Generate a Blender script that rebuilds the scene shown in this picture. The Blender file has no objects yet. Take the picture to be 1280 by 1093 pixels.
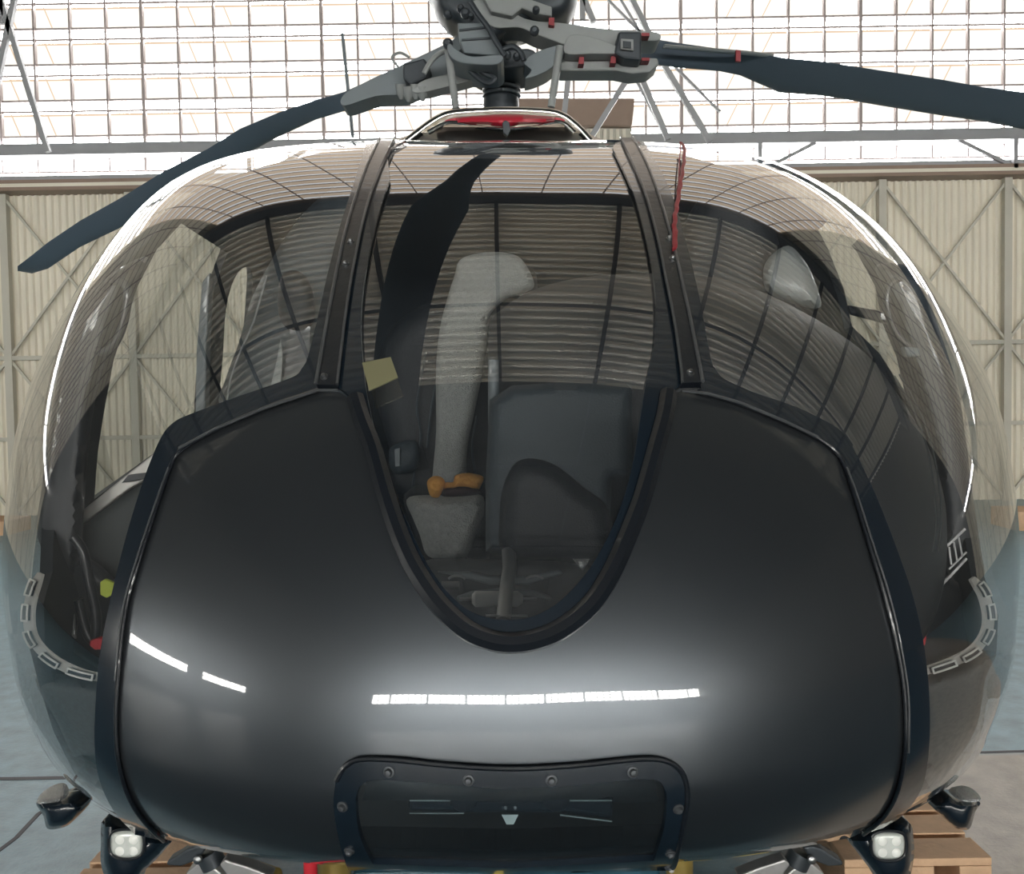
import bpy, bmesh, math, random
import numpy as np
from mathutils import Vector, Matrix
from mathutils.geometry import delaunay_2d_cdt
random.seed(7); np.random.seed(7)
C = bpy.context.scene.collection
SC = bpy.context.scene

# ------------------------------------------------------------------ camera
F_PX = 1150.0; CX, CY = 640.0, 546.5; CAMZ = 1.6
PITCH = math.atan(46.5 / F_PX); ROLL = math.radians(0.95)
Fv = np.array([0, math.cos(PITCH), -math.sin(PITCH)])
R0 = np.array([1.0, 0, 0]); U0 = np.array([0, math.sin(PITCH), math.cos(PITCH)])
Rv = R0 * math.cos(ROLL) - U0 * math.sin(ROLL)
Uv = U0 * math.cos(ROLL) + R0 * math.sin(ROLL)
CAM = np.array([0, 0, CAMZ])
cd = bpy.data.cameras.new('camera'); cam = bpy.data.objects.new('camera', cd); C.objects.link(cam)
cd.sensor_width = 36; cd.lens = F_PX * 36 / 1280; cd.clip_start = 0.02; cd.clip_end = 200
m = Matrix.Identity(4)
for i in range(3):
    m[i][0] = Rv[i]; m[i][1] = Uv[i]; m[i][2] = -Fv[i]; m[i][3] = CAM[i]
cam.matrix_world = m
SC.camera = cam

def dirs(px):
    px = np.asarray(px, float)
    return Fv[None] * F_PX + Rv[None] * (px[:, :1] - CX) - Uv[None] * (px[:, 1:2] - CY)
def P(x, y, Y):
    d = dirs([[x, y]])[0]
    return Vector(CAM + d * (Y / d[1]))
def project(pts):
    q = pts - CAM
    dz = q @ Fv
    return np.stack([CX + F_PX * (q @ Rv) / dz, CY - F_PX * (q @ Uv) / dz], -1)

# ------------------------------------------------------------------ materials
def nt(name):
    mt = bpy.data.materials.new(name); mt.use_nodes = True
    n = mt.node_tree; n.nodes.clear()
    out = n.nodes.new('ShaderNodeOutputMaterial')
    return mt, n, out
def pm(name, col, rough=.5, metal=0, coat=0, var=.08, scale=8, bump=0, bscale=200, spec=.5, coatr=.03):
    mt, n, out = nt(name)
    b = n.nodes.new('ShaderNodeBsdfPrincipled'); n.links.new(b.outputs[0], out.inputs[0])
    tc = n.nodes.new('ShaderNodeTexCoord')
    no = n.nodes.new('ShaderNodeTexNoise'); no.inputs['Scale'].default_value = scale; no.inputs['Detail'].default_value = 4
    n.links.new(tc.outputs['Object'], no.inputs['Vector'])
    mr = n.nodes.new('ShaderNodeMapRange'); mr.inputs[3].default_value = 1 - var; mr.inputs[4].default_value = 1 + var
    n.links.new(no.outputs[0], mr.inputs[0])
    mx = n.nodes.new('ShaderNodeVectorMath'); mx.operation = 'SCALE'; mx.inputs[0].default_value = col[:3]
    n.links.new(mr.outputs[0], mx.inputs['Scale'])
    n.links.new(mx.outputs[0], b.inputs['Base Color'])
    b.inputs['Roughness'].default_value = rough; b.inputs['Metallic'].default_value = metal
    b.inputs['Coat Weight'].default_value = coat; b.inputs['Coat Roughness'].default_value = coatr
    b.inputs['Specular IOR Level'].default_value = spec
    if bump:
        n2 = n.nodes.new('ShaderNodeTexNoise'); n2.inputs['Scale'].default_value = bscale; n2.inputs['Detail'].default_value = 3
        n.links.new(tc.outputs['Object'], n2.inputs['Vector'])
        bp = n.nodes.new('ShaderNodeBump'); bp.inputs['Strength'].default_value = bump; bp.inputs['Distance'].default_value = .01
        n.links.new(n2.outputs[0], bp.inputs['Height']); n.links.new(bp.outputs[0], b.inputs['Normal'])
    return mt
def glass(name, tint, ior=1.8, rough=0.0):
    mt, n, out = nt(name)
    t = n.nodes.new('ShaderNodeBsdfTransparent'); t.inputs[0].default_value = (*tint, 1)
    g = n.nodes.new('ShaderNodeBsdfGlossy'); g.inputs['Roughness'].default_value = rough; g.inputs[0].default_value = (1, 1, 1, 1)
    lw_ = n.nodes.new('ShaderNodeLayerWeight'); lw_.inputs[0].default_value = .5
    pw = n.nodes.new('ShaderNodeMath'); pw.operation = 'POWER'; n.links.new(lw_.outputs['Facing'], pw.inputs[0]); pw.inputs[1].default_value = 6.0
    f = n.nodes.new('ShaderNodeMapRange'); n.links.new(pw.outputs[0], f.inputs[0]); f.inputs[3].default_value = 2 * ((ior - 1) / (ior + 1)) ** 2; f.inputs[4].default_value = 1.0
    # faint blotchy haze mixed into the pane to lift the dark cabin
    mx = n.nodes.new('ShaderNodeMixShader'); n.links.new(f.outputs[0], mx.inputs[0])
    n.links.new(t.outputs[0], mx.inputs[1]); n.links.new(g.outputs[0], mx.inputs[2])
    d = n.nodes.new('ShaderNodeBsdfDiffuse'); d.inputs[0].default_value = (.55, .62, .68, 1)
    no = n.nodes.new('ShaderNodeTexNoise'); no.inputs['Scale'].default_value = 2.5
    tc = n.nodes.new('ShaderNodeTexCoord'); n.links.new(tc.outputs['Object'], no.inputs['Vector'])
    mr = n.nodes.new('ShaderNodeMapRange'); mr.inputs[3].default_value = HAZE * .6; mr.inputs[4].default_value = HAZE * 1.4
    n.links.new(no.outputs[0], mr.inputs[0])
    m2 = n.nodes.new('ShaderNodeMixShader'); n.links.new(mr.outputs[0], m2.inputs[0])
    n.links.new(mx.outputs[0], m2.inputs[1]); n.links.new(d.outputs[0], m2.inputs[2])
    n.links.new(m2.outputs[0], out.inputs[0])
    return mt
def emit(name, col, s, var=.0, scale=1.0):
    mt, n, out = nt(name)
    e = n.nodes.new('ShaderNodeEmission'); e.inputs[1].default_value = s
    no = n.nodes.new('ShaderNodeTexNoise'); no.inputs['Scale'].default_value = scale
    tc = n.nodes.new('ShaderNodeTexCoord'); n.links.new(tc.outputs['Object'], no.inputs['Vector'])
    cr = n.nodes.new('ShaderNodeMapRange'); cr.inputs[3].default_value = 1 - var; cr.inputs[4].default_value = 1 + var
    n.links.new(no.outputs[0], cr.inputs[0])
    mx = n.nodes.new('ShaderNodeVectorMath'); mx.operation = 'SCALE'; mx.inputs[0].default_value = col
    n.links.new(cr.outputs[0], mx.inputs['Scale']); n.links.new(mx.outputs[0], e.inputs[0])
    n.links.new(e.outputs[0], out.inputs[0]); return mt
HAZE = .016
M = {}
M['glass'] = glass('tinted_perspex', (.93, .94, .94), 1.85)
M['glass3'] = glass('clear_door_perspex', (.97, .98, .97), 1.3)
M['glass2'] = glass('lamp_window_perspex', (.80, .86, .88), 1.3)
M['paint'] = pm('graphite_metallic_paint', (.108, .120, .134), .34, .85, 1.0, .04, 3, .035, 1400)
M['black'] = pm('black_gloss_trim', (.009, .016, .025), .22, 0, .4, .1, 6)
M['rubber'] = pm('black_rubber_seal', (.01, .013, .018), .33, 0, .2, .2, 20, .08, 60)
M['seam'] = pm('sealant_line', (.07, .075, .08), .4, 0, .2, .3, 30)
M['dark'] = pm('dark_cabin_lining', (.020, .026, .034), .7, 0, 0, .15, 5)
M['darkframe'] = pm('door_frame_paint', (.012, .016, .024), .4, 0, .3, .1, 5)
M['lining'] = pm('grey_cabin_panel', (.045, .052, .055), .6, 0, 0, .15, 5)
M['steel'] = pm('brushed_steel', (.33, .34, .35), .35, 1, 0, .1, 20)
M['chrome'] = pm('polished_sill', (.75, .73, .68), .12, 1, 0, .05, 20)
M['lev'] = pm('rotor_grey_paint', (.17, .20, .22), .45, .1, .2, .12, 6)
M['lev2'] = pm('rotor_light_grey', (.29, .31, .31), .5, .0, .1, .15, 8)
M['levd'] = pm('rotor_dark_parts', (.045, .055, .065), .45, .3, 0, .3, 12)
M['blade'] = pm('blade_dark_grey', (.09, .115, .145), .42, 0, .2, .1, 3)
M['red'] = pm('red_tape', (.30, .03, .04), .5)
M['redint'] = pm('red_intake_cover', (.45, .02, .04), .45)
M['leather'] = pm('black_leather', (.020, .024, .030), .50, 0, 0, .12, 6, .25, 380)
M['leather2'] = pm('dark_grey_leather', (.050, .066, .080), .55, 0, 0, .15, 6, .2, 300)
M['fleece'] = pm('grey_sheepskin', (.50, .52, .51), .95, 0, 0, .25, 90, .9, 260)
M['orange'] = pm('orange_suede', (.85, .42, .10), .85, 0, 0, .2, 40, .4, 200)
M['maroon'] = pm('dark_maroon_cloth', (.035, .015, .02), .8)
M['olive'] = pm('olive_tag', (.22, .21, .12), .5)
M['yellowgreen'] = pm('yellow_green_label', (.50, .58, .05), .6)
M['redtag'] = pm('red_plastic', (.60, .025, .04), .4)
M['screwdark'] = pm('dull_screw_head', (.10, .11, .12), .55, .6)
M['cowl'] = pm('cowl_painted_reflection', (.42, .35, .29), .3, 0, .6, .08, 6)  # tan reflection on the cowling put into its base colour
M['vent'] = pm('satin_duct_metal', (.62, .60, .57), .35, .3)
M['ceil2'] = pm('darkened_rear_roof', (.035, .04, .045), .7, 0, 0, .1, .6)  # unseen rear roof coloured dark so the nose panel reflects dark
M['white'] = pm('white_plastic', (.75, .76, .74), .5)
M['wood'] = pm('rough_pine', (.66, .44, .28), .8, 0, 0, .25, 14, .3, 60)
M['yellow'] = pm('yellow_paint', (.62, .50, .10), .5, 0, .3)
M['brass'] = pm('olive_gold_paint', (.30, .22, .06), .35, .3, .4, .3, 14)
M['alu'] = pm('cast_aluminium', (.42, .42, .42), .45, .7, 0, .2, 20)
M['bluep'] = pm('blue_painted_sheet', (.02, .09, .13), .35, 0, .3, .4, 10)
M['lens'] = pm('lamp_lens', (.78, .82, .78), .25, .2, .6, .1, 60)
M['led'] = pm('led_cover', (.95, .97, .93), .3, 0, .4, .05, 60)
M['mirror'] = pm('mirror_top', (.55, .57, .58), .22, .8, 0, .5, 120, .6, 300)
M['wall'] = pm('cream_corrugated_steel', (.84, .78, .66), .6, 0, 0, .10, .8)
M['girt'] = pm('beige_steel_section', (.58, .55, .47), .5, 0, 0, .1, 3)
M['steelbeam'] = pm('grey_steel_beam', (.34, .345, .36), .5, 0, 0, .1, 3)
M['mull'] = pm('rusty_glazing_bar', (.42, .36, .35), .6, 0, 0, .3, 3)
M['pipe'] = pm('brown_gutter_pipe', (.30, .21, .16), .5)
M['ceil'] = pm('corrugated_roof_sheet', (.88, .82, .72), .55, 0, 0, .12, .6)
M['truss'] = pm('dark_truss_steel', (.03, .035, .045), .6)
M['pane'] = emit('daylit_cream_pane', (1.0, .96, .87), .45, .16, .9)
M['panetan'] = emit('tan_glow_pane', (1.0, .80, .60), .36, .15, .9)  # unseen upper rows, tan glow added for the windscreen reflection
M['panew'] = emit('daylit_clear_gap', (1.0, .99, .97), 9.0)
M['panedge'] = emit('pane_stain_and_shadow', (1.0, .74, .52), .30)  # stained pane edges, also colours the painted brace shadows
M['backwin'] = emit('daylit_high_window', (1.0, .98, .92), 22.0, .2, 2)
M['backwin2'] = emit('daylit_side_window', (1.0, .97, .90), 15.0, .2, 2)
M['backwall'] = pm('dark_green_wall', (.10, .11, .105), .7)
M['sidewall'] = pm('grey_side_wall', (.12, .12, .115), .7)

# floor: painted concrete, pale blue on one side, bare tan on the other
def floor_mat():
    mt, n, out = nt('painted_concrete')
    b = n.nodes.new('ShaderNodeBsdfPrincipled'); n.links.new(b.outputs[0], out.inputs[0])
    g = n.nodes.new('ShaderNodeTexCoord'); sx = n.nodes.new('ShaderNodeSeparateXYZ'); n.links.new(g.outputs['Object'], sx.inputs[0])
    no = n.nodes.new('ShaderNodeTexNoise'); no.inputs['Scale'].default_value = 1.4; no.inputs['Detail'].default_value = 8; no.inputs['Roughness'].default_value = .65
    n.links.new(g.outputs['Object'], no.inputs['Vector'])
    # tan region: x > 1 and y < 4.3 wavy
    w = n.nodes.new('ShaderNodeMath'); w.operation = 'MULTIPLY_ADD'; n.links.new(no.outputs[0], w.inputs[0]); w.inputs[1].default_value = 1.2; n.links.new(sx.outputs[0], w.inputs[2])
    a = n.nodes.new('ShaderNodeMapRange'); a.inputs[1].default_value = 1.4; a.inputs[2].default_value = 1.7; n.links.new(w.outputs[0], a.inputs[0])
    a2 = n.nodes.new('ShaderNodeMapRange'); a2.inputs[1].default_value = 4.05; a2.inputs[2].default_value = 3.98; n.links.new(sx.outputs[1], a2.inputs[0])
    mu = n.nodes.new('ShaderNodeMath'); mu.operation = 'MULTIPLY'; n.links.new(a.outputs[0], mu.inputs[0]); n.links.new(a2.outputs[0], mu.inputs[1])
    dk = n.nodes.new('ShaderNodeMapRange'); dk.inputs[1].default_value = 1.9; dk.inputs[2].default_value = 2.1; n.links.new(sx.outputs[1], dk.inputs[0])  # unseen floor by the camera coloured darker to darken the nose reflection
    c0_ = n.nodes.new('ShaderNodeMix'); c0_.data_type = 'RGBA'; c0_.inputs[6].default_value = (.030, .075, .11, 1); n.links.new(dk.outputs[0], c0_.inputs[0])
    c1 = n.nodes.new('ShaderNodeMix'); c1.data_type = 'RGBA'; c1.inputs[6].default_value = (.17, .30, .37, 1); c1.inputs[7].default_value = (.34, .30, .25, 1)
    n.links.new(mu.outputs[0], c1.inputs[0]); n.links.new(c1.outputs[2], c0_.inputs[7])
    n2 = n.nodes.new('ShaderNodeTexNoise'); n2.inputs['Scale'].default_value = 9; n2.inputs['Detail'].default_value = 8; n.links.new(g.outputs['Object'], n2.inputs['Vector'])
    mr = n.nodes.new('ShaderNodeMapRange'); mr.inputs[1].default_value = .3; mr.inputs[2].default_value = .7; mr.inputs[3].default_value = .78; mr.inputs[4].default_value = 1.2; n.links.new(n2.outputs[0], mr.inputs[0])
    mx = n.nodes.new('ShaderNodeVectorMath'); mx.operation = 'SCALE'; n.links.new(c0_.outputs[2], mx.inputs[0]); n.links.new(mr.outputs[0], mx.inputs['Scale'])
    n.links.new(mx.outputs[0], b.inputs['Base Color'])
    b.inputs['Roughness'].default_value = .38
    n3 = n.nodes.new('ShaderNodeTexNoise'); n3.inputs['Scale'].default_value = 60; n3.inputs['Detail'].default_value = 5; n.links.new(g.outputs['Object'], n3.inputs['Vector'])
    bp = n.nodes.new('ShaderNodeBump'); bp.inputs['Strength'].default_value = .25; bp.inputs['Distance'].default_value = .01
    n.links.new(n3.outputs[0], bp.inputs['Height']); n.links.new(bp.outputs[0], b.inputs['Normal'])
    return mt
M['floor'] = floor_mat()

# ------------------------------------------------------------------ mesh helpers
def link(name, verts, faces, mat, parent=None, smooth=False, normals=None, uvless=True):
    me = bpy.data.meshes.new(name)
    me.from_pydata([tuple(v) for v in verts], [], [tuple(f) for f in faces]); me.update()
    me.materials.append(M[mat] if isinstance(mat, str) else mat)
    if smooth:
        me.polygons.foreach_set('use_smooth', [True] * len(me.polygons))
    if normals is not None:
        me.normals_split_custom_set_from_vertices([tuple(x) for x in normals])
    o = bpy.data.objects.new(name, me); C.objects.link(o)
    if parent is not None: adopt(o, parent)
    return o
def adopt(o, parent):
    o.parent = parent
    o.matrix_parent_inverse = Matrix.Translation(-WLOC.get(parent.name, Vector((0, 0, 0))))
WLOC = {}
def tag(o, label, cat, group=None):
    o['label'] = label; o['category'] = cat
    if group: o['group'] = group
    return o
def empty(name, loc, label, cat, group=None):
    o = bpy.data.objects.new(name, None); C.objects.link(o); o.location = loc; o.empty_display_size = .1
    WLOC[o.name] = Vector(loc)
    return tag(o, label, cat, group)
def struct(o): o['kind'] = 'structure'; return o

class MB:
    def __init__(s): s.v = []; s.f = []
    def add(s, v, f):
        n = len(s.v); s.v += [tuple(x) for x in v]; s.f += [tuple(i + n for i in q) for q in f]
    def box(s, a, b):
        (x0, y0, z0), (x1, y1, z1) = a, b
        s.add([(x0, y0, z0), (x1, y0, z0), (x1, y1, z0), (x0, y1, z0), (x0, y0, z1), (x1, y0, z1), (x1, y1, z1), (x0, y1, z1)],
              [(0, 3, 2, 1), (4, 5, 6, 7), (0, 1, 5, 4), (1, 2, 6, 5), (2, 3, 7, 6), (3, 0, 4, 7)])
    def bar(s, p, q, w, h=None, up=(0, 0, 1)):
        h = h or w; p = Vector(p); q = Vector(q); d = (q - p).normalized(); up = Vector(up)
        if abs(d.dot(up)) > .98: up = Vector((0, 1, 0))
        a = d.cross(up).normalized() * w / 2; b = a.cross(d).normalized() * h / 2
        v = [p - a - b, p + a - b, p + a + b, p - a + b, q - a - b, q + a - b, q + a + b, q - a + b]
        s.add(v, [(0, 3, 2, 1), (4, 5, 6, 7), (0, 1, 5, 4), (1, 2, 6, 5), (2, 3, 7, 6), (3, 0, 4, 7)])
    def tube(s, pts, r, n=10, caps=True, flat=1.0, ax=None):
        pts = [Vector(p) for p in pts]; rs = r if hasattr(r, '__len__') else [r] * len(pts)
        base = len(s.v); prev = None
        for i, p in enumerate(pts):
            t = (pts[min(i + 1, len(pts) - 1)] - pts[max(i - 1, 0)]).normalized()
            if prev is None:
                u = t.cross(Vector((0, 0, 1)) if abs(t.z) < .9 else Vector((1, 0, 0))).normalized()
            else:
                u = (prev - t * prev.dot(t)).normalized()
            prev = u; w = t.cross(u)
            for k in range(n):
                a = 2 * math.pi * k / n
                s.v.append(tuple(p + u * math.cos(a) * rs[i] + w * math.sin(a) * rs[i] * flat))
        for i in range(len(pts) - 1):
            for k in range(n):
                k2 = (k + 1) % n
                s.f.append((base + i * n + k, base + i * n + k2, base + (i + 1) * n + k2, base + (i + 1) * n + k))
        if caps:
            s.f.append(tuple(base + k for k in range(n))[::-1]); s.f.append(tuple(base + (len(pts) - 1) * n + k for k in range(n)))
    def lathe(s, c, axis, prof, n=20):
        axis = Vector(axis).normalized(); u = axis.cross(Vector((0, 0, 1)) if abs(axis.z) < .9 else Vector((1, 0, 0))).normalized(); w = axis.cross(u)
        c = Vector(c); base = len(s.v)
        for (r, h) in prof:
            for k in range(n):
                a = 2 * math.pi * k / n
                s.v.append(tuple(c + axis * h + (u * math.cos(a) + w * math.sin(a)) * r))
        for i in range(len(prof) - 1):
            for k in range(n):
                k2 = (k + 1) % n
                s.f.append((base + i * n + k, base + i * n + k2, base + (i + 1) * n + k2, base + (i + 1) * n + k))
        s.f.append(tuple(base + k for k in range(n))[::-1]); s.f.append(tuple(base + (len(prof) - 1) * n + k for k in range(n)))
    def build(s, name, mat, parent=None, smooth=False, bevel=0):
        o = link(name, s.v, s.f, mat, parent, smooth)
        bm = bmesh.new(); bm.from_mesh(o.data); bmesh.ops.recalc_face_normals(bm, faces=bm.faces)
        if smooth:
            for e in bm.edges:
                if len(e.link_faces) == 2 and e.calc_face_angle(0) > .7: e.smooth = False
        bm.to_mesh(o.data); bm.free()
        if bevel:
            bv = o.modifiers.new('bevel', 'BEVEL'); bv.width = bevel; bv.segments = 2; bv.limit_method = 'ANGLE'
        return o

def cr(pts, n=6, closed=True):
    """Catmull-Rom through 2-D or 3-D points"""
    p = np.asarray(pts, float); N = len(p); out = []
    for i in range(N if closed else N - 1):
        if closed: a, b, c, d = p[(i - 1) % N], p[i], p[(i + 1) % N], p[(i + 2) % N]
        else: a, b, c, d = p[max(i - 1, 0)], p[i], p[i + 1], p[min(i + 2, N - 1)]
        for k in range(n):
            t = k / n
            out.append(.5 * ((2 * b) + (c - a) * t + (2 * a - 5 * b + 4 * c - d) * t * t + (3 * b - a - 3 * c + d) * t ** 3))
    if not closed: out.append(p[-1])
    return np.array(out)
def resample(p, step, closed=True):
    p = np.asarray(p, float)
    if closed: p = np.vstack([p, p[:1]])
    out = []
    for a, b in zip(p[:-1], p[1:]):
        k = max(1, int(round(np.linalg.norm(b - a) / step)))
        for i in range(k): out.append(a + (b - a) * i / k)
    if not closed: out.append(p[-1])
    return np.array(out)
def inside(pts, poly):
    x, y = pts[:, 0], pts[:, 1]; r = np.zeros(len(pts), bool); n = len(poly); j = n - 1
    for i in range(n):
        xi, yi = poly[i]; xj, yj = poly[j]
        if yi != yj:
            c = ((yi > y) != (yj > y)) & (x < (xj - xi) * (y - yi) / (yj - yi) + xi)
            r ^= c
        j = i
    return r
def dist_to(pts, poly, closed=True):
    d = np.full(len(pts), 1e9); n = len(poly)
    for i in range(n if closed else n - 1):
        a = poly[i]; b = poly[(i + 1) % n]; ab = b - a; L = ab @ ab
        if L < 1e-9: continue
        t = np.clip(((pts - a) @ ab) / L, 0, 1)
        d = np.minimum(d, np.linalg.norm(pts - (a + t[:, None] * ab), axis=1))
    return d
def region(outer, holes=(), step=8):
    """triangulated picture-plane region -> (points Nx2, triangles, boundary loops)"""
    outer = resample(outer, step); hs = [resample(h, step) for h in holes]
    x0, y0 = outer.min(0); x1, y1 = outer.max(0)
    gx, gy = np.meshgrid(np.arange(x0 + step * .37, x1, step), np.arange(y0 + step * .41, y1, step))
    g = np.stack([gx.ravel(), gy.ravel()], -1); g[:, 0] += (np.round((g[:, 1] - y0) / step) % 2) * step * .5
    ok = inside(g, outer) & (dist_to(g, outer) > step * .5)
    for h in hs: ok &= ~inside(g, h) & (dist_to(g, h) > step * .5)
    g = g[ok]
    vs = [outer] + hs + [g]; pts = np.vstack(vs); edges = []; off = 0
    for l in [outer] + hs:
        k = len(l); edges += [(off + i, off + (i + 1) % k) for i in range(k)]; off += k
    ov, oe, of, _, _, _ = delaunay_2d_cdt([Vector(p) for p in pts], edges, [], 0, 1e-5)
    P2 = np.array([tuple(v) for v in ov]); tris = np.array([f for f in of])
    cen = P2[tris].mean(1); k = inside(cen, outer)
    for h in hs: k &= ~inside(cen, h)
    tris = tris[k]
    cnt = {}
    for t in tris:
        for a, b in ((t[0], t[1]), (t[1], t[2]), (t[2], t[0])):
            cnt[(a, b)] = cnt.get((a, b), 0) + 1
    bnd = [(a, b) for (a, b) in cnt if (b, a) not in cnt]
    return P2, tris, bnd

# ------------------------------------------------------------------ hull surface
YW, LF, LB = 2.72, 1.65, 2.2
def NY(ph):
    s_ = np.sin(ph)
    w_ = 1 - np.exp(-(s_ / .45) ** 2)
    return 2.0 + (np.where(s_ > 0, 1.7, 2.0) - 2.0) * w_
AX = P(637, 988, YW - LF); AXX, AXZ = AX.x, AX.z
SIL = np.array([(480,176),(560,175),(640,175),(720,175),(780,176),(850,180),(930,191),(1000,215),(1060,250),(1110,290),(1150,335),(1190,390),(1220,440),
 (1245,500),(1262,560),(1272,640),(1275,700),(1272,780),(1262,850),(1245,900),(1220,948),(1190,980),(1150,1006),(1090,1032),(1000,1052),(900,1067),(760,1077),(640,1079),(500,1077),
 (400,1074),(300,1063),(200,1043),(130,1009),(80,972),(40,915),(15,830),(5,760),(3,680),(10,600),(25,520),(50,450),(80,390),(120,325),(165,270),(210,230),(270,200),(330,186),(400,179)], float)
SILS = cr(SIL, 4)
NPH = 180
PH = np.arange(NPH) * 2 * math.pi / NPH
def meridian(ph, R, ts):
    """ts in [0,1] nose->ring, (1,2] ring->tail"""
    f = ts <= 1
    a = np.clip(ts, 0, 1) * math.pi / 2
    n_ = NY(ph)[:, None]
    y = np.where(f[None], YW - LF * np.cos(a)[None] ** (2 / n_), (YW + (ts - 1) * LB * .999)[None])
    h = np.where(f[None], np.cos(a)[None] ** 2 + 0 * n_, (((y - YW).clip(0) / LB) ** 6))
    rho = np.sqrt(np.clip(1 - h, 0, 1))
    return y, rho
NOSE_B = .78
def ell_of(Rt):
    a_ = (Rt(0.) + Rt(math.pi)) / 2; b_ = Rt(math.pi / 2) * NOSE_B; d_ = Rt(-math.pi / 2)
    return a_, b_, d_
def blend(Rp, ph, y, e):
    """section radius: the cabin outline at the ring easing into a plain ellipse at the nose"""
    a_, b_, d_ = e; c_, s_ = np.cos(ph), np.sin(ph)
    el = 1 / np.sqrt((c_ / a_) ** 2 + (s_ / np.where(s_ > 0, b_, d_)) ** 2)
    u_ = np.clip((YW - y) / LF, 0, 1); w_ = u_
    return Rp * (1 - w_) + el * w_
TS = np.concatenate([np.linspace(0, 1, 100), np.linspace(1.01, 1.8, 30)])
R = np.where(np.sin(PH) > 0, 1.1, .5 + .5 * np.abs(np.cos(PH)))
c0 = project(np.array([[AXX, YW - LF, AXZ]]))[0]
def ray_r(al):
    """radius of target outline at image angle al about c0"""
    d = SILS - c0; an = np.arctan2(-d[:, 1], d[:, 0]); r = np.hypot(d[:, 0], d[:, 1]); o = np.argsort(an)
    return np.interp(al, an[o], r[o], period=2 * math.pi)
yy, rr = meridian(PH, None, TS)
for it in range(40):
    Rt = lambda p_: float(np.interp(p_ % (2 * math.pi), PH, R, period=2 * math.pi))
    Rb = blend(R[:, None], PH[:, None], yy, ell_of(Rt))
    X = AXX + np.cos(PH)[:, None] * Rb * rr; Z = AXZ + np.sin(PH)[:, None] * Rb * rr; Yb = yy
    q = project(np.stack([X, Yb, Z], -1).reshape(-1, 3)) - c0
    al = np.arctan2(-q[:, 1], q[:, 0]); ra = np.hypot(q[:, 0], q[:, 1]) / ray_r(al)
    mx = ra.reshape(NPH, -1).max(1)
    R = R / mx ** .7
    K = np.fft.rfft(R); K[26:] = 0; R = np.fft.irfft(K, NPH)
RFF = np.fft.rfft(R) / NPH
def Rof(ph):
    r = np.full_like(ph, RFF[0].real)
    for k in range(1, 26):
        r += 2 * (RFF[k].real * np.cos(k * ph) - RFF[k].imag * np.sin(k * ph))
    return r
ELL = ell_of(lambda p_: float(Rof(np.array([p_]))[0]))
def Fh(p):
    x = p[..., 0] - AXX; z = p[..., 2] - AXZ; y = p[..., 1]
    ph = np.arctan2(z, x); r2 = (x * x + z * z) / blend(Rof(ph), ph, y, ELL) ** 2
    h = np.where(y < YW, ((YW - y).clip(0) / LF) ** NY(ph), ((y - YW).clip(0) / LB) ** 6)
    return r2 + h - 1
def grad(p, e=2e-3):
    g = np.stack([Fh(p + np.eye(3)[i] * e) - Fh(p - np.eye(3)[i] * e) for i in range(3)], -1)
    return g / np.linalg.norm(g, axis=-1, keepdims=True)
def hit(px, off=0.0, second=False):
    d = dirs(px); d = d / d[:, 1:2]
    ts = np.linspace(1.0, YW + LB + .05, 260)
    V = Fh(CAM + d[:, None] * ts[None, :, None])
    neg = V < 0
    any_ = neg.any(1)
    if second:
        i1 = len(ts) - 1 - neg[:, ::-1].argmax(1); lo, hi = ts[i1], ts[np.minimum(i1 + 1, len(ts) - 1)]
    else:
        i1 = neg.argmax(1); lo, hi = ts[i1], ts[np.maximum(i1 - 1, 0)]
    for _ in range(24):
        mid = (lo + hi) / 2; v = Fh(CAM + d * mid[:, None]); n_ = v < 0
        lo = np.where(n_, mid, lo); hi = np.where(n_, hi, mid)
    t = np.where(any_, lo, ts[V.argmin(1)])
    p = CAM + d * t[:, None]; n = grad(p)
    return p + n * off, n

# ------------------------------------------------------------------ helicopter root
heli = empty('helicopter', (0, YW, 0), 'dark metallic grey helicopter with a bulging glazed nose, parked in the hangar', 'helicopter')

def skin(name, outer, mat, off, parent=heli, holes=(), step=8, th=.006, second=False, smooth=True):
    P2, tr, bnd = region(outer, holes, step)
    p, n = hit(P2, off, second)
    if second: fl = tr
    else: fl = tr
    v = list(p); f = [tuple(t) for t in fl]
    # orientation: the front face must look outwards (towards the viewer for the near side)
    a, b, c = p[fl[0]]; fn = np.cross(b - a, c - a)
    s = np.sum(np.cross(p[fl[:, 1]] - p[fl[:, 0]], p[fl[:, 2]] - p[fl[:, 0]]) * n[fl[:, 0]])
    if s < 0: f = [t[::-1] for t in f]; bnd = [(b_, a_) for (a_, b_) in bnd]
    N = len(v); back = list(p - n * th)
    f2 = [tuple(i + N for i in t[::-1]) for t in f]
    side = []; vv = v + back; nn = list(n) + list(-n)
    for (a_, b_) in bnd:
        k = len(vv); vv += [v[a_], v[b_], back[b_], back[a_]]
        e = Vector(v[b_] - v[a_]); sn = e.cross(Vector(n[a_])); sn = sn.normalized() if sn.length > 0 else Vector((0, 0, 1)); nn += [np.array(sn)] * 4
        side.append((k + 1, k, k + 3, k + 2))
    return link(name, vv, f + f2 + side, mat, parent, True, nn)

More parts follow.
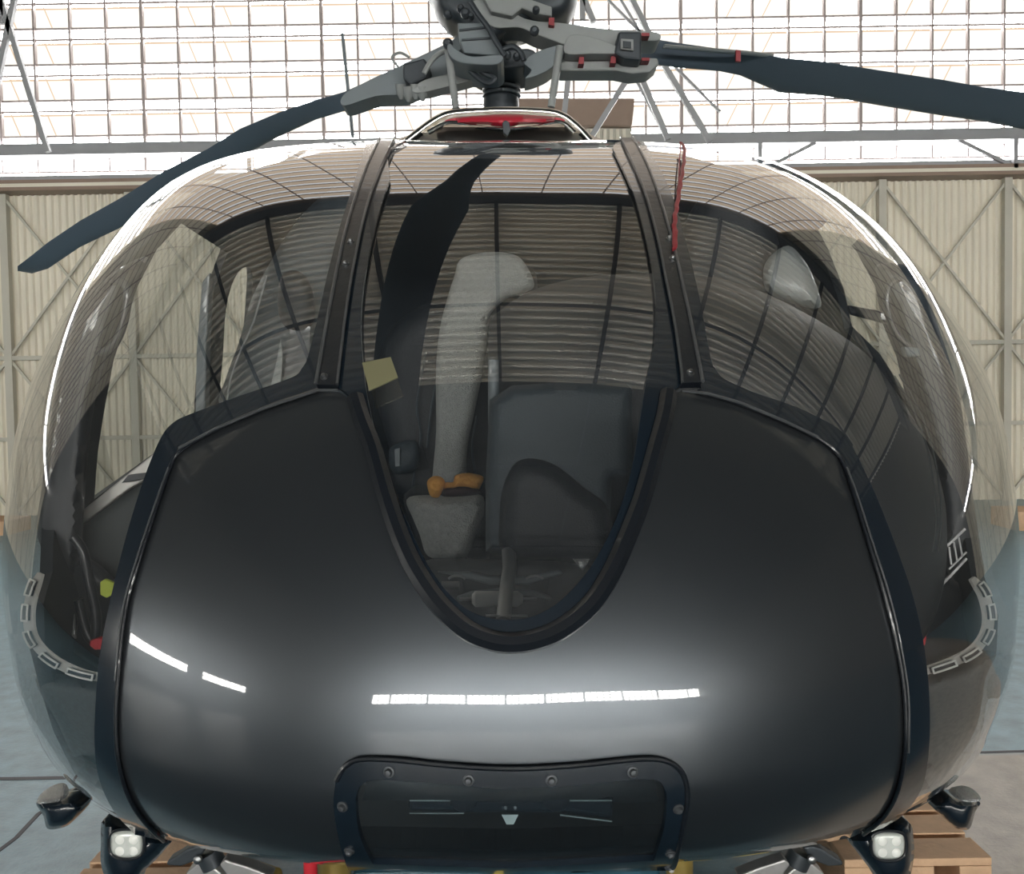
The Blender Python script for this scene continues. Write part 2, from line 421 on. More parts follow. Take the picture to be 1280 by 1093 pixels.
def pillow(name, outer, mat, Y0, bulge, thick, w=30, parent=heli, step=7, crv=True, holes=(), tilt=None, back=True, lump=0):
    """a solid whose front bulges towards the viewer; Y0 number or function of (px,py)"""
    if crv: outer = cr(outer, 4)
    P2, tr, bnd = region(outer, holes, step)
    loops = resample(outer, step); dd = dist_to(P2, loops)
    t = np.clip(dd / w, 0, 1); prof = np.sqrt(np.clip(1 - (1 - t) ** 2, 0, 1))
    y0 = np.array([Y0(*q) for q in P2]) if callable(Y0) else np.full(len(P2), float(Y0))
    yf = y0 - bulge * prof
    if lump:
        yf += lump * np.sin(P2[:, 0] * .23 + 1.3 * np.sin(P2[:, 1] * .17)) * np.cos(P2[:, 1] * .31) * prof
    d = dirs(P2); d = d / d[:, 1:2]
    vf = CAM + d * yf[:, None]
    yb = y0 + thick * (prof * .6 + .4); vb = CAM + d * y0[:, None] + np.array([0, 1, 0]) * (yb - y0)[:, None]
    N = len(vf); f = [tuple(x) for x in tr] + [tuple(i + N for i in x[::-1]) for x in tr]
    for (a, b) in bnd: f.append((b, a, a + N, b + N))
    o = link(name, list(vf) + list(vb), f, mat, parent, True)
    bm = bmesh.new(); bm.from_mesh(o.data); bmesh.ops.recalc_face_normals(bm, faces=bm.faces)
    for e in bm.edges:
        if len(e.link_faces) == 2 and e.calc_face_angle(0) > 1.0: e.smooth = False
    bm.to_mesh(o.data); bm.free()
    return o
def slab(name, outer, mat, Y0, thick, parent=heli, bevel=.006, crv=False, dY=None):
    """traced outline extruded to real thickness; Y0 number or fn(px,py)"""
    if crv: outer = cr(outer, 4)
    outer = [tuple(q) for q in outer]; n = len(outer)
    fY = Y0 if callable(Y0) else (lambda a, b: Y0)
    vf = [P(a, b, fY(a, b)) for a, b in outer]; vb = [v + Vector((0, thick, 0)) for v in vf]
    mb = MB(); mb.add(vf + vb, [tuple(range(n)), tuple(range(2 * n - 1, n - 1, -1))] + [((i + 1) % n, i, i + n, (i + 1) % n + n) for i in range(n)])
    return mb.build(name, mat, parent, False, bevel)
def line3(px, Y): return [P(a, b, Y(a, b) if callable(Y) else Y) for a, b in px]
def surf_line(px, off, step=8, closed=False):
    q = resample(px, step, closed); p, n = hit(q, off)
    return [Vector(a) for a in p]

# ---- outlines in the picture, laid on the hull
WL = [(459,181),(443,235),(426,290),(412,345),(400,400),(388,450),(380,466),(366,478),(300,501),(240,523),(221,533),(207,550),(190,590),(172,645),(157,700),(143,760),(132,820),(127,880),(126,930),(131,970),(147,1007),(172,1037)]
IL = [(207,1044),(181,1015),(163,980),(153,930),(153,860),(163,765),(181,700),(205,625),(219,585),(232,566),(275,541),(335,515),(380,500),(400,493)]
ML1 = [(400,490),(410,430),(424,350),(438,285),(457,225),(476,180)]          # mullion left edge, upward
ML2 = [(494,180),(478,215),(461,265),(447,330),(436,400),(426,490)]          # mullion right edge, downward
GC = [(508,180),(488,230),(470,290),(458,350),(453,400),(455,450),(461,500),(475,560),(492,610),(515,665),(537,710),(560,742),(585,764),(610,774),(637,777),(664,773),(695,757),(726,726),(750,690),(771,645),(788,590),(798,530),(806,480),(816,435),(818,390),(815,350),(805,300),(790,245),(765,190),(758,180)]
UO_L = [(447,506),(456,535),(470,572),(485,625),(500,670),(520,715),(548,757),(580,788),(608,802),(637,807),(668,803),(700,790),(735,762),(760,725),(780,682),(800,630),(817,570),(828,530),(833,500)]
MR1 = [(848,488),(847,470),(839,410),(829,357),(819,305),(802,242),(775,180)]  # upward
MR2 = [(790,180),(812,226),(835,301),(852,377),(865,443),(873,487)]           # downward
WR = [(804,181),(835,239),(855,305),(872,377),(885,450),(893,469),(906,481),(940,496),(990,513),(1035,535),(1052,550),(1065,572),(1090,625),(1115,690),(1135,750),(1148,810),(1154,870),(1154,930),(1147,978),(1125,1012),(1100,1029)]
IR = [(1077,1036),(1100,1015),(1116,985),(1124,940),(1124,870),(1113,800),(1098,740),(1080,680),(1062,620),(1050,585),(1038,567),(1010,548),(960,525),(910,506),(875,497),(873,493)]

def oc(p, n=4): return cr(p, n, False)
WLs, ILs, WRs, IRs, GCs, UOs = oc(WL), oc(IL), oc(WR), oc(IR), cr(GC, 3), oc(UO_L)
BOT = [(1060,1043),(1000,1054),(900,1068.5),(760,1078),(637,1080),(500,1078),(400,1075),(300,1064),(240,1053)]
trimL = np.vstack([WLs, ILs, oc(ML1)]); trimR = np.vstack([WRs, IRs, oc(MR2)[::-1]])
ring = np.vstack([oc(ML2), UOs, oc(MR1)])
panel = np.vstack([ILs[::-1], [(207,1044)], np.array(BOT[::-1]), [(1077,1036)], IRs[::-1]][::1])
panel = np.vstack([ILs, [(426,494),(447,506)], UOs, [(848,493),(873,493)], IRs[::-1], np.array(BOT)])
LW = cr([(425,972),(436,955),(455,946),(500,947),(560,953),(640,957),(720,953),(790,946),(825,947),(846,960),(854,985),(850,1020),(843,1060),(838,1077)], 4, False)
LWo = np.vstack([LW, [(640,1081),(437,1077)], cr([(437,1077),(428,1040),(422,1000),(425,972)], 4, False)[1:-1]])
LWi = np.vstack([cr([(449,992),(455,978),(472,971),(520,973),(580,978),(640,981),(700,979),(770,972),(812,970),(826,980),(829,1000),(825,1030),(815,1064)], 4, False), [(640,1073),(468,1068)], cr([(468,1068),(455,1040),(449,1010)], 4, False)[:-1]])

# glass shell (front half of the hull), split in three panes, opaque area left out
def glass_panes():
    nph = 420; ts = np.concatenate([np.linspace(0.002, 1, 150), np.linspace(1.01, 1.10, 6)])
    ph = np.arange(nph) * 2 * math.pi / nph + .003; y, rho = meridian(ph, None, ts)
    Rp = blend(Rof(ph)[:, None], ph[:, None], y, ELL)
    X = AXX + np.cos(ph)[:, None] * Rp * rho; Z = AXZ + np.sin(ph)[:, None] * Rp * rho; Yb = y
    V = np.stack([X, Yb, Z], -1).reshape(-1, 3); N = grad(V); q = project(V)
    T = len(ts)
    back = np.sum(N * (CAM - V), -1) < 0
    opaque = np.vstack([WLs[::1] + [7, 0], np.array(BOT)[::-1][:0].reshape(-1, 2), [(200, 1100), (1080, 1100)], (WRs - [7, 0])[::-1]])
    gcin = GCs + (GCs - np.array([640, 470])) * .025
    ino = inside(q, opaque); inc = inside(q, gcin)
    kinds = np.where(inc, 2, np.where(ino, -1, np.where(q[:, 0] < 637, 0, 1)))
    below = (V[:, 2] < AXZ - .12) & back
    kinds = np.where(back & (kinds == 2), -1, kinds); kinds = np.where(below & (np.abs(V[:, 0]) < .8), -1, kinds)
    kinds = np.where(back & (np.abs(V[:, 0] - AXX) < .3), -1, kinds)
    kinds = np.where(back & (kinds == -1) & (V[:, 2] > AXZ + .1) , np.where(V[:, 0] < -.3, 0, np.where(V[:, 0] > .3, 1, -1)), kinds)
    faces = {0: [], 1: [], 2: []}
    for i in range(nph):
        i2 = (i + 1) % nph
        for j in range(T - 1):
            a, b, c, d = i * T + j, i * T + j + 1, i2 * T + j + 1, i2 * T + j
            ks = [kinds[k] for k in (a, b, c, d)]
            k = max(ks)
            if k >= 0 and (min(ks) >= 0 or True):
                if k == 2 and min(ks) in (0, 1): continue
                faces[k].append((a, b, c, d))
    for k, nm in ((0, 'side_windscreen'), (1, 'side_windscreen'), (2, 'centre_windscreen')):
        used = sorted({v for f in faces[k] for v in f}); mp = {v: i for i, v in enumerate(used)}
        link(nm, V[used], [tuple(mp[v] for v in f) for f in faces[k]], 'glass', heli, True, N[used])
glass_panes()

nose = skin('nose_panel', panel, 'paint', .006, holes=[LWo + (np.array([637, 1015]) - LWo) * .06], step=7)
skin('windscreen_trim', trimL, 'black', .009, step=6)
skin('windscreen_trim', trimR, 'black', .009, step=6)
skin('centre_windscreen_frame', ring, 'black', .010, holes=[GCs], step=6)
mL = skin('centre_post', np.vstack([oc(ML1), oc(ML2)]), 'rubber', .016, step=5, th=.012)
mR = skin('centre_post', np.vstack([oc(MR1), oc(MR2)]), 'rubber', .016, step=5, th=.012)
def seal(name, px, r, off, mat='rubber', parent=heli, flat=1):
    mb = MB(); mb.tube(surf_line(px, off, 6), r, 8, True, flat); return mb.build(name, mat, parent, True)
seal('rubber_seal', UOs + [0, -2], .013, .010)
seal('rubber_seal', np.vstack([ILs[::-1] + [1, 0]]), .003, .010)
seal('rubber_seal', np.vstack([IRs[::-1] + [-1, 0]]), .003, .010)
# sealant beads and post edges
seal('sealant_bead', oc(ML1), .0030, .017, 'seam', mL); seal('sealant_bead', oc(ML2), .0022, .017, 'seam', mL)
seal('sealant_bead', oc(MR1), .0022, .017, 'seam', mR); seal('sealant_bead', oc(MR2), .0030, .017, 'seam', mR)
seal('sealant_bead', [(232,566),(275,543),(335,518),(380,503),(402,496),(426,496)], .0022, .014, 'seam')
seal('sealant_bead', [(848,497),(880,500),(920,511),(975,534),(1015,553)], .0022, .014, 'seam')
seal('sealant_bead', oc([(219,590),(203,635),(180,705),(164,765),(155,850)]), .0014, .014, 'seam')
seal('sealant_bead', oc([(1050,590),(1063,625),(1082,685),(1100,742),(1114,802),(1124,870),(1124,935)]), .0016, .014, 'seam')
def bolt(px, r, off, parent, name='screw', mat='steel'):
    p, n = hit(np.array([px]), off); mb = MB()
    mb.lathe(p[0], n[0], [(r * 1.5, 0), (r * 1.45, .0015), (r, .002), (r * .98, .004), (r * .7, .006), (r * .15, .0066)], 16)
    return mb.build(name, mat, parent, True)
for q in ((441,313),(435,341),(410,481)): bolt(q, .0042, .016, mL)
for q in ((834,309),(838,334),(858,476)): bolt(q, .0042, .016, mR)

# landing lamp window low on the nose
lw = skin('lamp_window_frame', LWo, 'black', .012, holes=[LWi], step=6, th=.008)
skin('lamp_window_pane', LWi + (LWi - np.array([640, 1025])) * .02, 'glass2', .006, step=8, th=.003)
seal('rubber_seal', LW, .0035, .012, 'rubber', lw)
for q in ((490,961),(587,971),(688,971),(787,961),(433,1001),(843,1003),(440,1052),(835,1055)): bolt(q, .0046, .012, lw, 'screw', 'screwdark')
# housing behind the pane (a shallow moulded box) and its lamps
bx = skin('lamp_housing', LWo + (np.array([640, 1012]) - LWo) * .03, 'dark', -.075, step=12, th=.004)
slab('lamp_bracket', [(510,984),(563,985),(572,980),(588,980),(598,988),(672,988),(684,980),(704,980),(712,988),(765,984),(767,1003),(766,1026),(700,1018),(566,1018),(510,1016)], 'black', 1.235, .03)
for cx in (579, 696):
    mb = MB(); c = P(cx, 999, 1.225); mb.lathe(c, (0, 1, 0), [(.016, 0), (.019, .002), (.019, .02), (.014, .03)], 20); mb.build('landing_lamp', 'darkframe', heli, True)
mb = MB()
mb.bar(P(512, 1001, 1.225), P(563, 1001, 1.225), .0016); mb.bar(P(600, 1000, 1.225), P(672, 1000, 1.225), .0012); mb.bar(P(712, 1001, 1.225), P(765, 1001, 1.225), .0016)
mb.bar(P(512, 1017, 1.225), P(580, 1017, 1.225), .0014); mb.bar(P(700, 1019, 1.225), P(765, 1027, 1.225), .0018)
mb.build('bracket_edge', 'lev2', heli)
slab('white_marker', [(627,1019),(648,1019),(642,1031),(633,1031)], 'white', 1.222, .002, bevel=0)
for cx in (632, 644):
    mb = MB(); mb.lathe(P(cx, 1010, 1.222), (0, -1, 0), [(.0025, 0), (.0025, .002), (.001, .003)], 10); mb.build('small_screw', 'steel', heli, True)

# ---- rear body: cabin walls, roof and floor behind the bubble, with door windows
shell_out = np.array([(480,181),(400,187),(330,203),(250,232),(190,272),(145,318),(105,362),(86,402),(76,450),(66,507),(57,575),(49,635),(46,680),(44,722),(30,760),(30,810),(42,855),(61,916),(90,975),(140,1003),(220,1038),(400,1068),(640,1073),(900,1062),(1060,1035),(1130,1000),(1166,992),(1199,951),(1217,916),(1229,851),(1252,815),(1254,770),(1236,722),(1229,688),(1218,618),(1208,548),(1198,480),(1177,410),(1138,345),(1083,300),(1033,268),(985,236),(920,208),(850,188),(780,181)], float)
O_L = np.array([(215,268),(274,307),(257,352),(248,420),(242,470),(239,523),(205,556),(101,630),(106,570),(116,505),(127,445),(142,400),(158,350),(183,302)], float)
O_L2 = np.array([(266,490),(268,440),(272,380),(283,340),(298,325),(306,335),(305,370),(300,425),(293,460)], float)
O_R = np.array([(1048,265),(1082,302),(1108,350),(1116,395),(1135,440),(1150,505),(1128,480),(1103,441),(1068,406),(1058,360),(1038,309),(1023,280)], float)
O_C = np.array([(462,440),(500,395),(530,340),(545,300),(560,250),(600,235),(670,235),(735,262),(752,320),(770,400),(772,470),(700,480),(620,470),(560,470),(500,520),(472,520)], float)
fus = skin('cabin_body', shell_out, 'dark', -.01, holes=[O_L, cr(O_L2, 3), O_R], step=10, th=.03, second=True)
for oo in (O_L, O_R): skin('door_window', oo + (oo - oo.mean(0)) * .02, 'glass3', -.02, step=14, th=.004, second=True)
skin('door_window', O_L2, 'glass3', -.02, step=14, th=.004, second=True)

# polished sill under the left door window, door lining below it
slab('door_sill', [(99,641),(150,600),(200,561),(237,527),(240,541),(214,560),(200,590),(160,612),(103,655)], 'vent', lambda a, b: 2.42, .03, bevel=.004)
slab('door_sill_gap', [(160,594),(192,590),(180,599),(152,604)], 'darkframe', lambda a, b: 2.40, .02, bevel=.001)
pillow('door_lining', [(103,655),(160,613),(205,592),(220,640),(220,760),(200,860),(140,850),(90,780),(98,700)], 'lining', 2.46, .04, .03, 12)
# thick dark door posts close to the bubble
def postY(a, b): return 2.25
pillow('door_post', [(150,335),(185,322),(150,370),(129,444),(114,505),(103,600),(98,680),(92,722),(74,722),(47,672),(52,610),(66,507),(82,427),(103,375)], 'darkframe', 2.33, .03, .05, 14)
mb = MB(); mb.tube([P(*q, 2.26) for q in cr([(138,352),(152,352),(160,368),(154,405),(143,430),(130,440),(120,438)], 4, False)], .0105, 10); mb.build('grab_handle', 'darkframe', heli, True)
pillow('door_post', [(1100,330),(1150,340),(1170,400),(1196,480),(1207,548),(1216,618),(1226,688),(1230,722),(1205,745),(1185,700),(1175,600),(1155,510),(1135,440),(1122,400),(1108,360)], 'darkframe', 2.33, .03, .05, 14)
mb = MB(); mb.tube([P(*q, 2.26) for q in cr([(1124,348),(1112,356),(1108,372),(1110,392),(1122,420),(1140,436)], 4, False)], .009, 10); mb.build('grab_handle', 'darkframe', heli, True)
slab('door_stay', [(1060,381),(1120,392),(1129,404),(1122,408),(1064,393)], 'darkframe', 2.5, .02)
slab('door_stay_knob', [(1130,433),(1150,435),(1152,446),(1134,446)], 'lev', 2.2, .03)
# rear door frame strips on the left
slab('cabin_frame', [(252,352),(262,340),(258,430),(256,520),(244,525),(245,440)], 'lev', 3.1, .05)

# ---- seats, glareshield, controls
ls = pillow('seat', [(276,510),(282,474),(299,427),(312,380),(327,348),(353,302),(378,268),(403,244),(428,226),(446,214),(462,222),(456,330),(450,400),(446,520),(410,560),(330,560)], 'leather2', 2.95, .10, .12, 40)
pillow('headrest', [(352,345),(366,338),(380,344),(390,365),(393,395),(383,413),(364,414),(350,398),(347,370)], 'leather', 2.80, .04, .03, 20, ls, 5)
slab('harness_strap', [(362,408),(388,408),(386,480),(352,500)], 'darkframe', 2.79, .01, ls, .001)
slab('seat_light_gap', [(351,422),(346,450),(336,493),(350,490),(353,450)], 'lev2', 2.80, .01, ls, .001)  # pale strip stands in for the light gap beside the strap
mb = MB(); mb.tube([P(*q, 2.84) for q in cr([(333,345),(322,385),(314,410),(300,440),(288,475),(284,500)], 4, False)], .003, 6); mb.build('seat_piping', 'lev2', ls, True)
cs = pillow('seat', [(492,620),(486,560),(470,500),(474,450),(490,410),(520,385),(560,372),(640,372),(680,400),(690,480),(690,620),(600,640)], 'leather', 2.78, .06, .1, 30)
mb = MB()
for pl in ([(532,440),(527,470),(521,510),(526,545),(520,580),(514,620)], [(552,450),(545,480),(538,520),(534,560)], [(596,520),(590,560),(596,600)]):
    mb.tube([P(*q, 2.70) for q in cr(pl, 4, False)], .004, 6)
mb.build('seat_piping', 'leather2', cs, True)
pillow('seat_belt', [(488,560),(520,552),(522,585),(492,592)], 'leather2', 2.66, .03, .03, 8, cs)
slab('seat_belt_plate', [(493,562),(500,560),(500,583),(494,584)], 'lev', 2.62, .004, cs, .001)
rs = pillow('seat', [(850,520),(850,330),(862,270),(890,235),(930,232),(960,262),(978,320),(1000,420),(1000,520)], 'leather', 2.95, .08, .12, 30)

sk = pillow('sheepskin_seat_cover', [(568,345),(575,325),(600,316),(630,316),(652,324),(668,355),(655,366),(630,375),(610,398),(608,430),(602,470),(592,520),(584,560),(582,600),(575,618),(541,618),(541,590),(545,540),(545,460),(550,410),(560,370)], 'fleece', 2.60, .035, .03, 10, None, 5)
tag(sk, 'long grey sheepskin strip hanging down the back of the middle seat', 'seat cover')
sk2 = pillow('sheepskin_cushion_cover', [(508,625),(530,620),(570,621),(601,620),(605,640),(596,665),(587,690),(578,702),(560,706),(545,700),(532,692),(525,670),(516,648)], 'fleece', 1.98, .06, .04, 14, None, 5, lump=.006)
tag(sk2, 'fluffy grey sheepskin draped over the front edge of the middle seat cushion', 'seat cover')
rh = pillow('seat_headrest_cover', [(985,307),(1005,325),(1018,350),(1026,384),(995,380),(962,366),(955,342),(962,322)], 'lev2', 2.83, .03, .03, 10, rs, 6)
cush = pillow('seat_cushion', [(505,618),(540,612),(610,612),(612,700),(585,708),(535,702),(515,660)], 'leather', 2.12, .06, .30, 20, cs)
rag = pillow('glove', [(535,612),(534,602),(541,596),(551,597),(556,604),(553,614),(548,622),(539,621)], 'orange', 1.93, .03, .02, 7, None, 2.5, lump=.004)
tag(rag, 'rounded orange suede bundle at the left on the sheepskin cushion', 'glove')
rag2 = pillow('cloth', [(556,604),(566,603),(569,595),(580,592),(594,593),(604,597),(602,606),(596,613),(578,610),(566,613),(556,612)], 'orange', 1.93, .03, .02, 7, None, 2.5, lump=.006)
tag(rag2, 'crumpled orange suede cloth beside the rounded bundle on the sheepskin', 'cloth')
rag3 = pillow('dark_cloth', [(553,615),(560,610),(580,609),(598,612),(602,617),(585,620),(555,621)], 'maroon', 1.91, .02, .02, 5, None, 2.5)
tag(rag3, 'small dark maroon cloth tucked under the orange one', 'cloth')

gl = pillow('instrument_cowl', [(611,520),(610,440),(613,402),(628,386),(645,374),(668,362),(720,348),(800,342),(880,345),(945,362),(1000,388),(1050,418),(1088,448),(1120,490),(1143,525),(1165,570),(1180,620),(1184,670),(1180,730),(1160,790),(1120,830),(1000,860),(850,840),(765,720),(745,700),(700,696),(660,694),(608,688),(607,600)], 'leather', 2.12, .34, .25, 130, step=8)
pillow('instrument_back_panel', [(612,500),(640,482),(700,478),(790,480),(790,600),(765,600),(760,706),(700,701),(650,697),(607,690),(607,600)], 'leather2', 1.72, .05, .2, 14, crv=False)
pillow('knee_pad', [(652,575),(690,580),(730,610),(762,640),(760,706),(690,700),(630,695),(625,640),(632,600)], 'leather', 1.66, .06, .1, 24)
mb = MB(); mb.tube([P(*q, 1.80) for q in ((617,450),(617,520),(618,570),(618,600))], .011, 14); mb.build('console_post', 'lev', heli, True)
mb = MB()
mb.tube([P(*q, 1.83) for q in cr([(1118,470),(1140,510),(1156,550),(1166,600),(1170,650),(1166,690)], 5, False)], .002, 6)
mb.tube([P(*q, 1.83) for q in cr([(1124,468),(1146,508),(1162,548),(1173,600),(1177,650),(1173,690)], 5, False)], .002, 6)
mb.build('cowl_stitching', 'lining', gl, True)

# pedal well
mb = MB(); mb.tube([P(636, 688, 1.62), P(637, 710, 1.60), P(632, 745, 1.56), P(629, 778, 1.50)], .0125, 16); mb.build('cyclic_stick', 'steel', heli, True)
pillow('pedal_plate', [(530,706),(600,704),(700,706),(745,708),(735,740),(705,765),(660,776),(600,774),(565,750)], 'lining', 1.70, .02, .1, 14)
slab('pedal_arm', [(545,716),(585,716),(612,722),(660,722),(700,714),(705,718),(660,732),(612,732),(575,722)], 'lev', 1.66, .02)
slab('pedal_arm', [(570,748),(590,741),(630,737),(670,741),(690,748),(690,752),(660,746),(600,746),(574,753)], 'lev', 1.60, .02)
mb = MB(); mb.lathe(P(590, 749, 1.58), P(656, 749, 1.58) - P(590, 749, 1.58), [(.008, 0), (.014, .006), (.014, .079), (.008, .088)], 16); mb.build('pedal_actuator', 'white', heli, True)
mb = MB(); mb.tube([P(574, 749, 1.58), P(671, 749, 1.58)], .003, 8); mb.build('pedal_rod', 'steel', heli, True)
mb = MB(); mb.tube([P(552, 732, 1.6), P(574, 732, 1.6)], .007, 10); mb.build('pedal_pin', 'steel', heli, True)
for cx in (571, 668):
    mb = MB(); mb.tube([P(cx + 11 * math.cos(a), 726 - 6 * math.sin(a), 1.63) for a in np.linspace(.3, 2.8, 9)], .0025, 6); mb.build('pedal_bracket', 'lev2', heli, True)
mb = MB(); mb.tube([P(607, 770, 1.5), P(660, 770, 1.5)], .0022, 6)
mb.build('pedal_bracket', 'lev2', heli, True)
cr_o = pillow('clear_wrapper', [(716,699),(737,699),(732,710),(729,716),(722,707)], 'mirror', 1.52, .008, .004, 5, None, 2.5, crv=False, lump=.004)
tag(cr_o, 'small shiny crumpled wrapper at the right of the pedal well', 'wrapper')

# vent strips that run round inside the lower bubble
def vent(path, wd, slots, sgn):
    path = cr(path, 6, False); d = np.gradient(path, axis=0); nrm = np.stack([-d[:, 1], d[:, 0]], -1); nrm /= np.linalg.norm(nrm, axis=1)[:, None]
    w = np.interp(np.linspace(0, 1, len(path)), [0, .12, .8, 1], [wd * .5, wd, wd, wd * .7])[:, None]
    poly = np.vstack([path - nrm * w, (path + nrm * w)[::-1]])
    v = skin('vent_strip', poly, 'vent', -.012, step=5, th=.004)
    L = np.concatenate([[0], np.cumsum(np.linalg.norm(np.diff(path, axis=0), axis=1))])
    for (a, b) in slots:
        s = np.linspace(L[-1] * a, L[-1] * b, 8); cp = np.stack([np.interp(s, L, path[:, 0]), np.interp(s, L, path[:, 1])], -1)
        n2 = np.stack([np.interp(s, L, nrm[:, 0]), np.interp(s, L, nrm[:, 1])], -1)
        ww = wd * .55
        pl = np.vstack([cp - n2 * ww, (cp + n2 * ww)[::-1]])
        sl = skin('vent_slot', pl, 'darkframe', -.008, parent=v, step=4, th=.003)
        seal('slot_rim', np.vstack([pl, pl[:1]]), .0016, -.006, 'white', sl)
vent([(40,716),(30,740),(25,770),(30,800),(52,825),(85,842),(130,852)], 6.2, [(.05,.15),(.21,.31),(.38,.48),(.55,.67),(.74,.9)], 1)
vent([(1226,722),(1240,742),(1247,772),(1243,795),(1228,815),(1200,830),(1150,846)], 6.2, [(.05,.15),(.21,.31),(.38,.48),(.54,.66),(.72,.88)], -1)
# floor pan pieces seen through the lower bubble
pillow('bubble_floor', [(44,850),(70,845),(126,855),(175,870),(190,960),(190,1010),(140,985),(98,955),(72,905)], 'lining', 2.1, .04, .04, 16)
pillow('bubble_floor', [(1110,862),(1150,850),(1200,834),(1245,815),(1232,848),(1222,905),(1200,945),(1166,985),(1120,1000),(1100,950)], 'lining', 2.1, .04, .04, 16)
pillow('cabin_floor_step', [(60,790),(120,835),(160,845),(160,760),(110,700),(60,715),(40,760)], 'darkframe', 2.35, .03, .04, 12)
pillow('cabin_floor_step', [(1130,700),(1200,730),(1238,760),(1232,800),(1180,828),(1120,840)], 'darkframe', 2.3, .03, .04, 12)
slab('door_pocket', [(62,725),(72,735),(92,770),(94,800),(74,780),(60,755)], 'alu', 2.27, .01, bevel=.002)
mb = MB(); mb.tube([P(*q, 2.2) for q in cr([(92,672),(104,690),(112,730),(120,770),(118,800),(108,790),(98,750)], 4, False)], .012, 10); mb.build('door_hinge_cover', 'rubber', heli, True)
mb = MB()
for i in range(3): mb.bar(P(1186 + i * 6, 684 - i * 6, 2.2), P(1189 + i * 7, 706 - i * 5, 2.2), .004)
mb.bar(P(1183, 683, 2.2), P(1206, 661, 2.2), .006); mb.bar(P(1186, 712, 2.2), P(1208, 690, 2.2), .004); mb.bar(P(1150, 760, 2.2), P(1208, 698, 2.2), .006)
mb.build('seat_rail', 'alu', heli)

t1 = slab('luggage_tag', [(125,728),(131,724),(143,729),(142,743),(133,748),(125,744)], 'yellowgreen', 2.15, .01, None, .002); tag(t1, 'small yellow green label seen low through the left bubble window', 'tag')
t2 = slab('pull_handle', [(112,801),(122,798),(131,799),(131,812),(118,813),(112,808)], 'redtag', 2.12, .02, None, .003); tag(t2, 'bright red plastic tag low behind the left bubble window', 'tag')
t3 = slab('fire_extinguisher', [(1147,793),(1156,790),(1159,798),(1157,808),(1148,808)], 'redtag', 2.12, .03, None, .004); tag(t3, 'partly hidden red object low behind the right bubble window', 'extinguisher')
# paper tag stuck on the centre pane
tg = skin('paper_tag', np.array([(457,466),(492,459),(501,484),(466,500)], float), 'olive', .020, parent=None, step=6, th=.002)
tag(tg, 'square olive paper tag stuck at the left edge of the centre windscreen', 'tag')
# red ribbon
mb = MB(); rp = [(849,190),(853,195),(853,210),(849,235),(845,260),(840,290),(841,310),(839,325)]
pts = surf_line(cr(rp, 4, False), .022, 3)
pts = [p + Vector((.0012 * math.sin(i * 1.3), 0, .001 * math.cos(i * 1.7))) for i, p in enumerate(pts)]
mb.tube(pts, .0042, 7, True, .5)
pts2 = surf_line(cr([(849,190),(847,215),(845,250),(839,290),(838,326)], 4, False), .020, 4); mb.tube(pts2, .0016, 6)
rb = mb.build('ribbon', 'red', None, True); tag(rb, 'thin twisted red ribbon hanging down the top of the right windscreen', 'ribbon')

# ---- belly under the nose edge
def belly():
    nph = 120; ph = np.linspace(math.radians(188), math.radians(352), nph); ts = np.concatenate([np.linspace(.30, 1, 60), np.linspace(1.02, 1.97, 40)])
    y, rho = meridian(ph, None, ts); Rp = blend(Rof(ph)[:, None], ph[:, None], y, ELL)
    V = np.stack([AXX + np.cos(ph)[:, None] * Rp * rho, y, AXZ + np.sin(ph)[:, None] * Rp * rho], -1).reshape(-1, 3)
    N = grad(V); T = len(ts); fr = np.sum(N * (CAM - V), -1)
    keep = fr < .0
    x = np.abs(V[:, 0] - AXX)
    f = []
    for i in range(nph - 1):
        for j in range(T - 1):
            q = (i * T + j, (i + 1) * T + j, (i + 1) * T + j + 1, i * T + j + 1)
            if all(keep[k] for k in q) and x[q[0]] < .78: f.append(q[::-1])
    link('belly_panel', V + N * .004, f, 'paint', heli, True, N)
belly()
mb = MB(); mb.tube([P(*q, 1.62) for q in cr([(330,1066),(430,1074),(540,1078),(640,1080),(760,1079),(880,1073),(960,1063)], 5, False)], .004, 8); mb.build('belly_edge_strip', 'yellow', heli, True)

# landing light pods
def pod(pts, Y, cx, cy, nm):
    o = pillow('light_pod', pts, 'black', Y, .06, .10, 18)
    l = pillow('lamp_lens', cr([(cx - 19, cy - 12), (cx - 10, cy - 17), (cx + 10, cy - 17), (cx + 19, cy - 12), (cx + 19, cy + 8), (cx + 10, cy + 15), (cx - 10, cy + 15), (cx - 19, cy + 8)], 3), 'lens', Y - .062, .006, .02, 6, o, 3, crv=False)
    for dx in (-8, 9):
        for dy in (-7, 7):
            mb = MB(); mb.lathe(P(cx + dx, cy + dy, Y - .066), (0, -1, 0), [(.0105, 0), (.010, .002), (.006, .0045), (.002, .005)], 14); mb.build('led_reflector', 'led', o, True)
    mb = MB(); mb.tube([P(cx, cy - 8, Y + .08), P(cx + (18 if cx < 640 else -18), cy - 34, Y + .22)], .04, 12); mb.build('pod_stem', 'black', o, True)
    mb = MB(); mb.tube([P(*q, Y - .066) for q in cr([(cx - 21, cy - 12), (cx - 10, cy - 19), (cx + 10, cy - 19), (cx + 21, cy - 12), (cx + 21, cy + 8), (cx + 10, cy + 17), (cx - 10, cy + 17), (cx - 21, cy + 8)], 4)] , .003, 6); mb.build('lens_bezel', 'rubber', o, True)
pod([(130,1024),(165,1036),(212,1048),(206,1062),(192,1078),(176,1093),(168,1108),(140,1108),(127,1085),(126,1055)], 2.0, 158, 1057, 'L')
pod([(1060,1046),(1090,1038),(1134,1028),(1142,1050),(1142,1075),(1134,1100),(1105,1108),(1092,1092),(1075,1070)], 2.0, 1111, 1059, 'R')
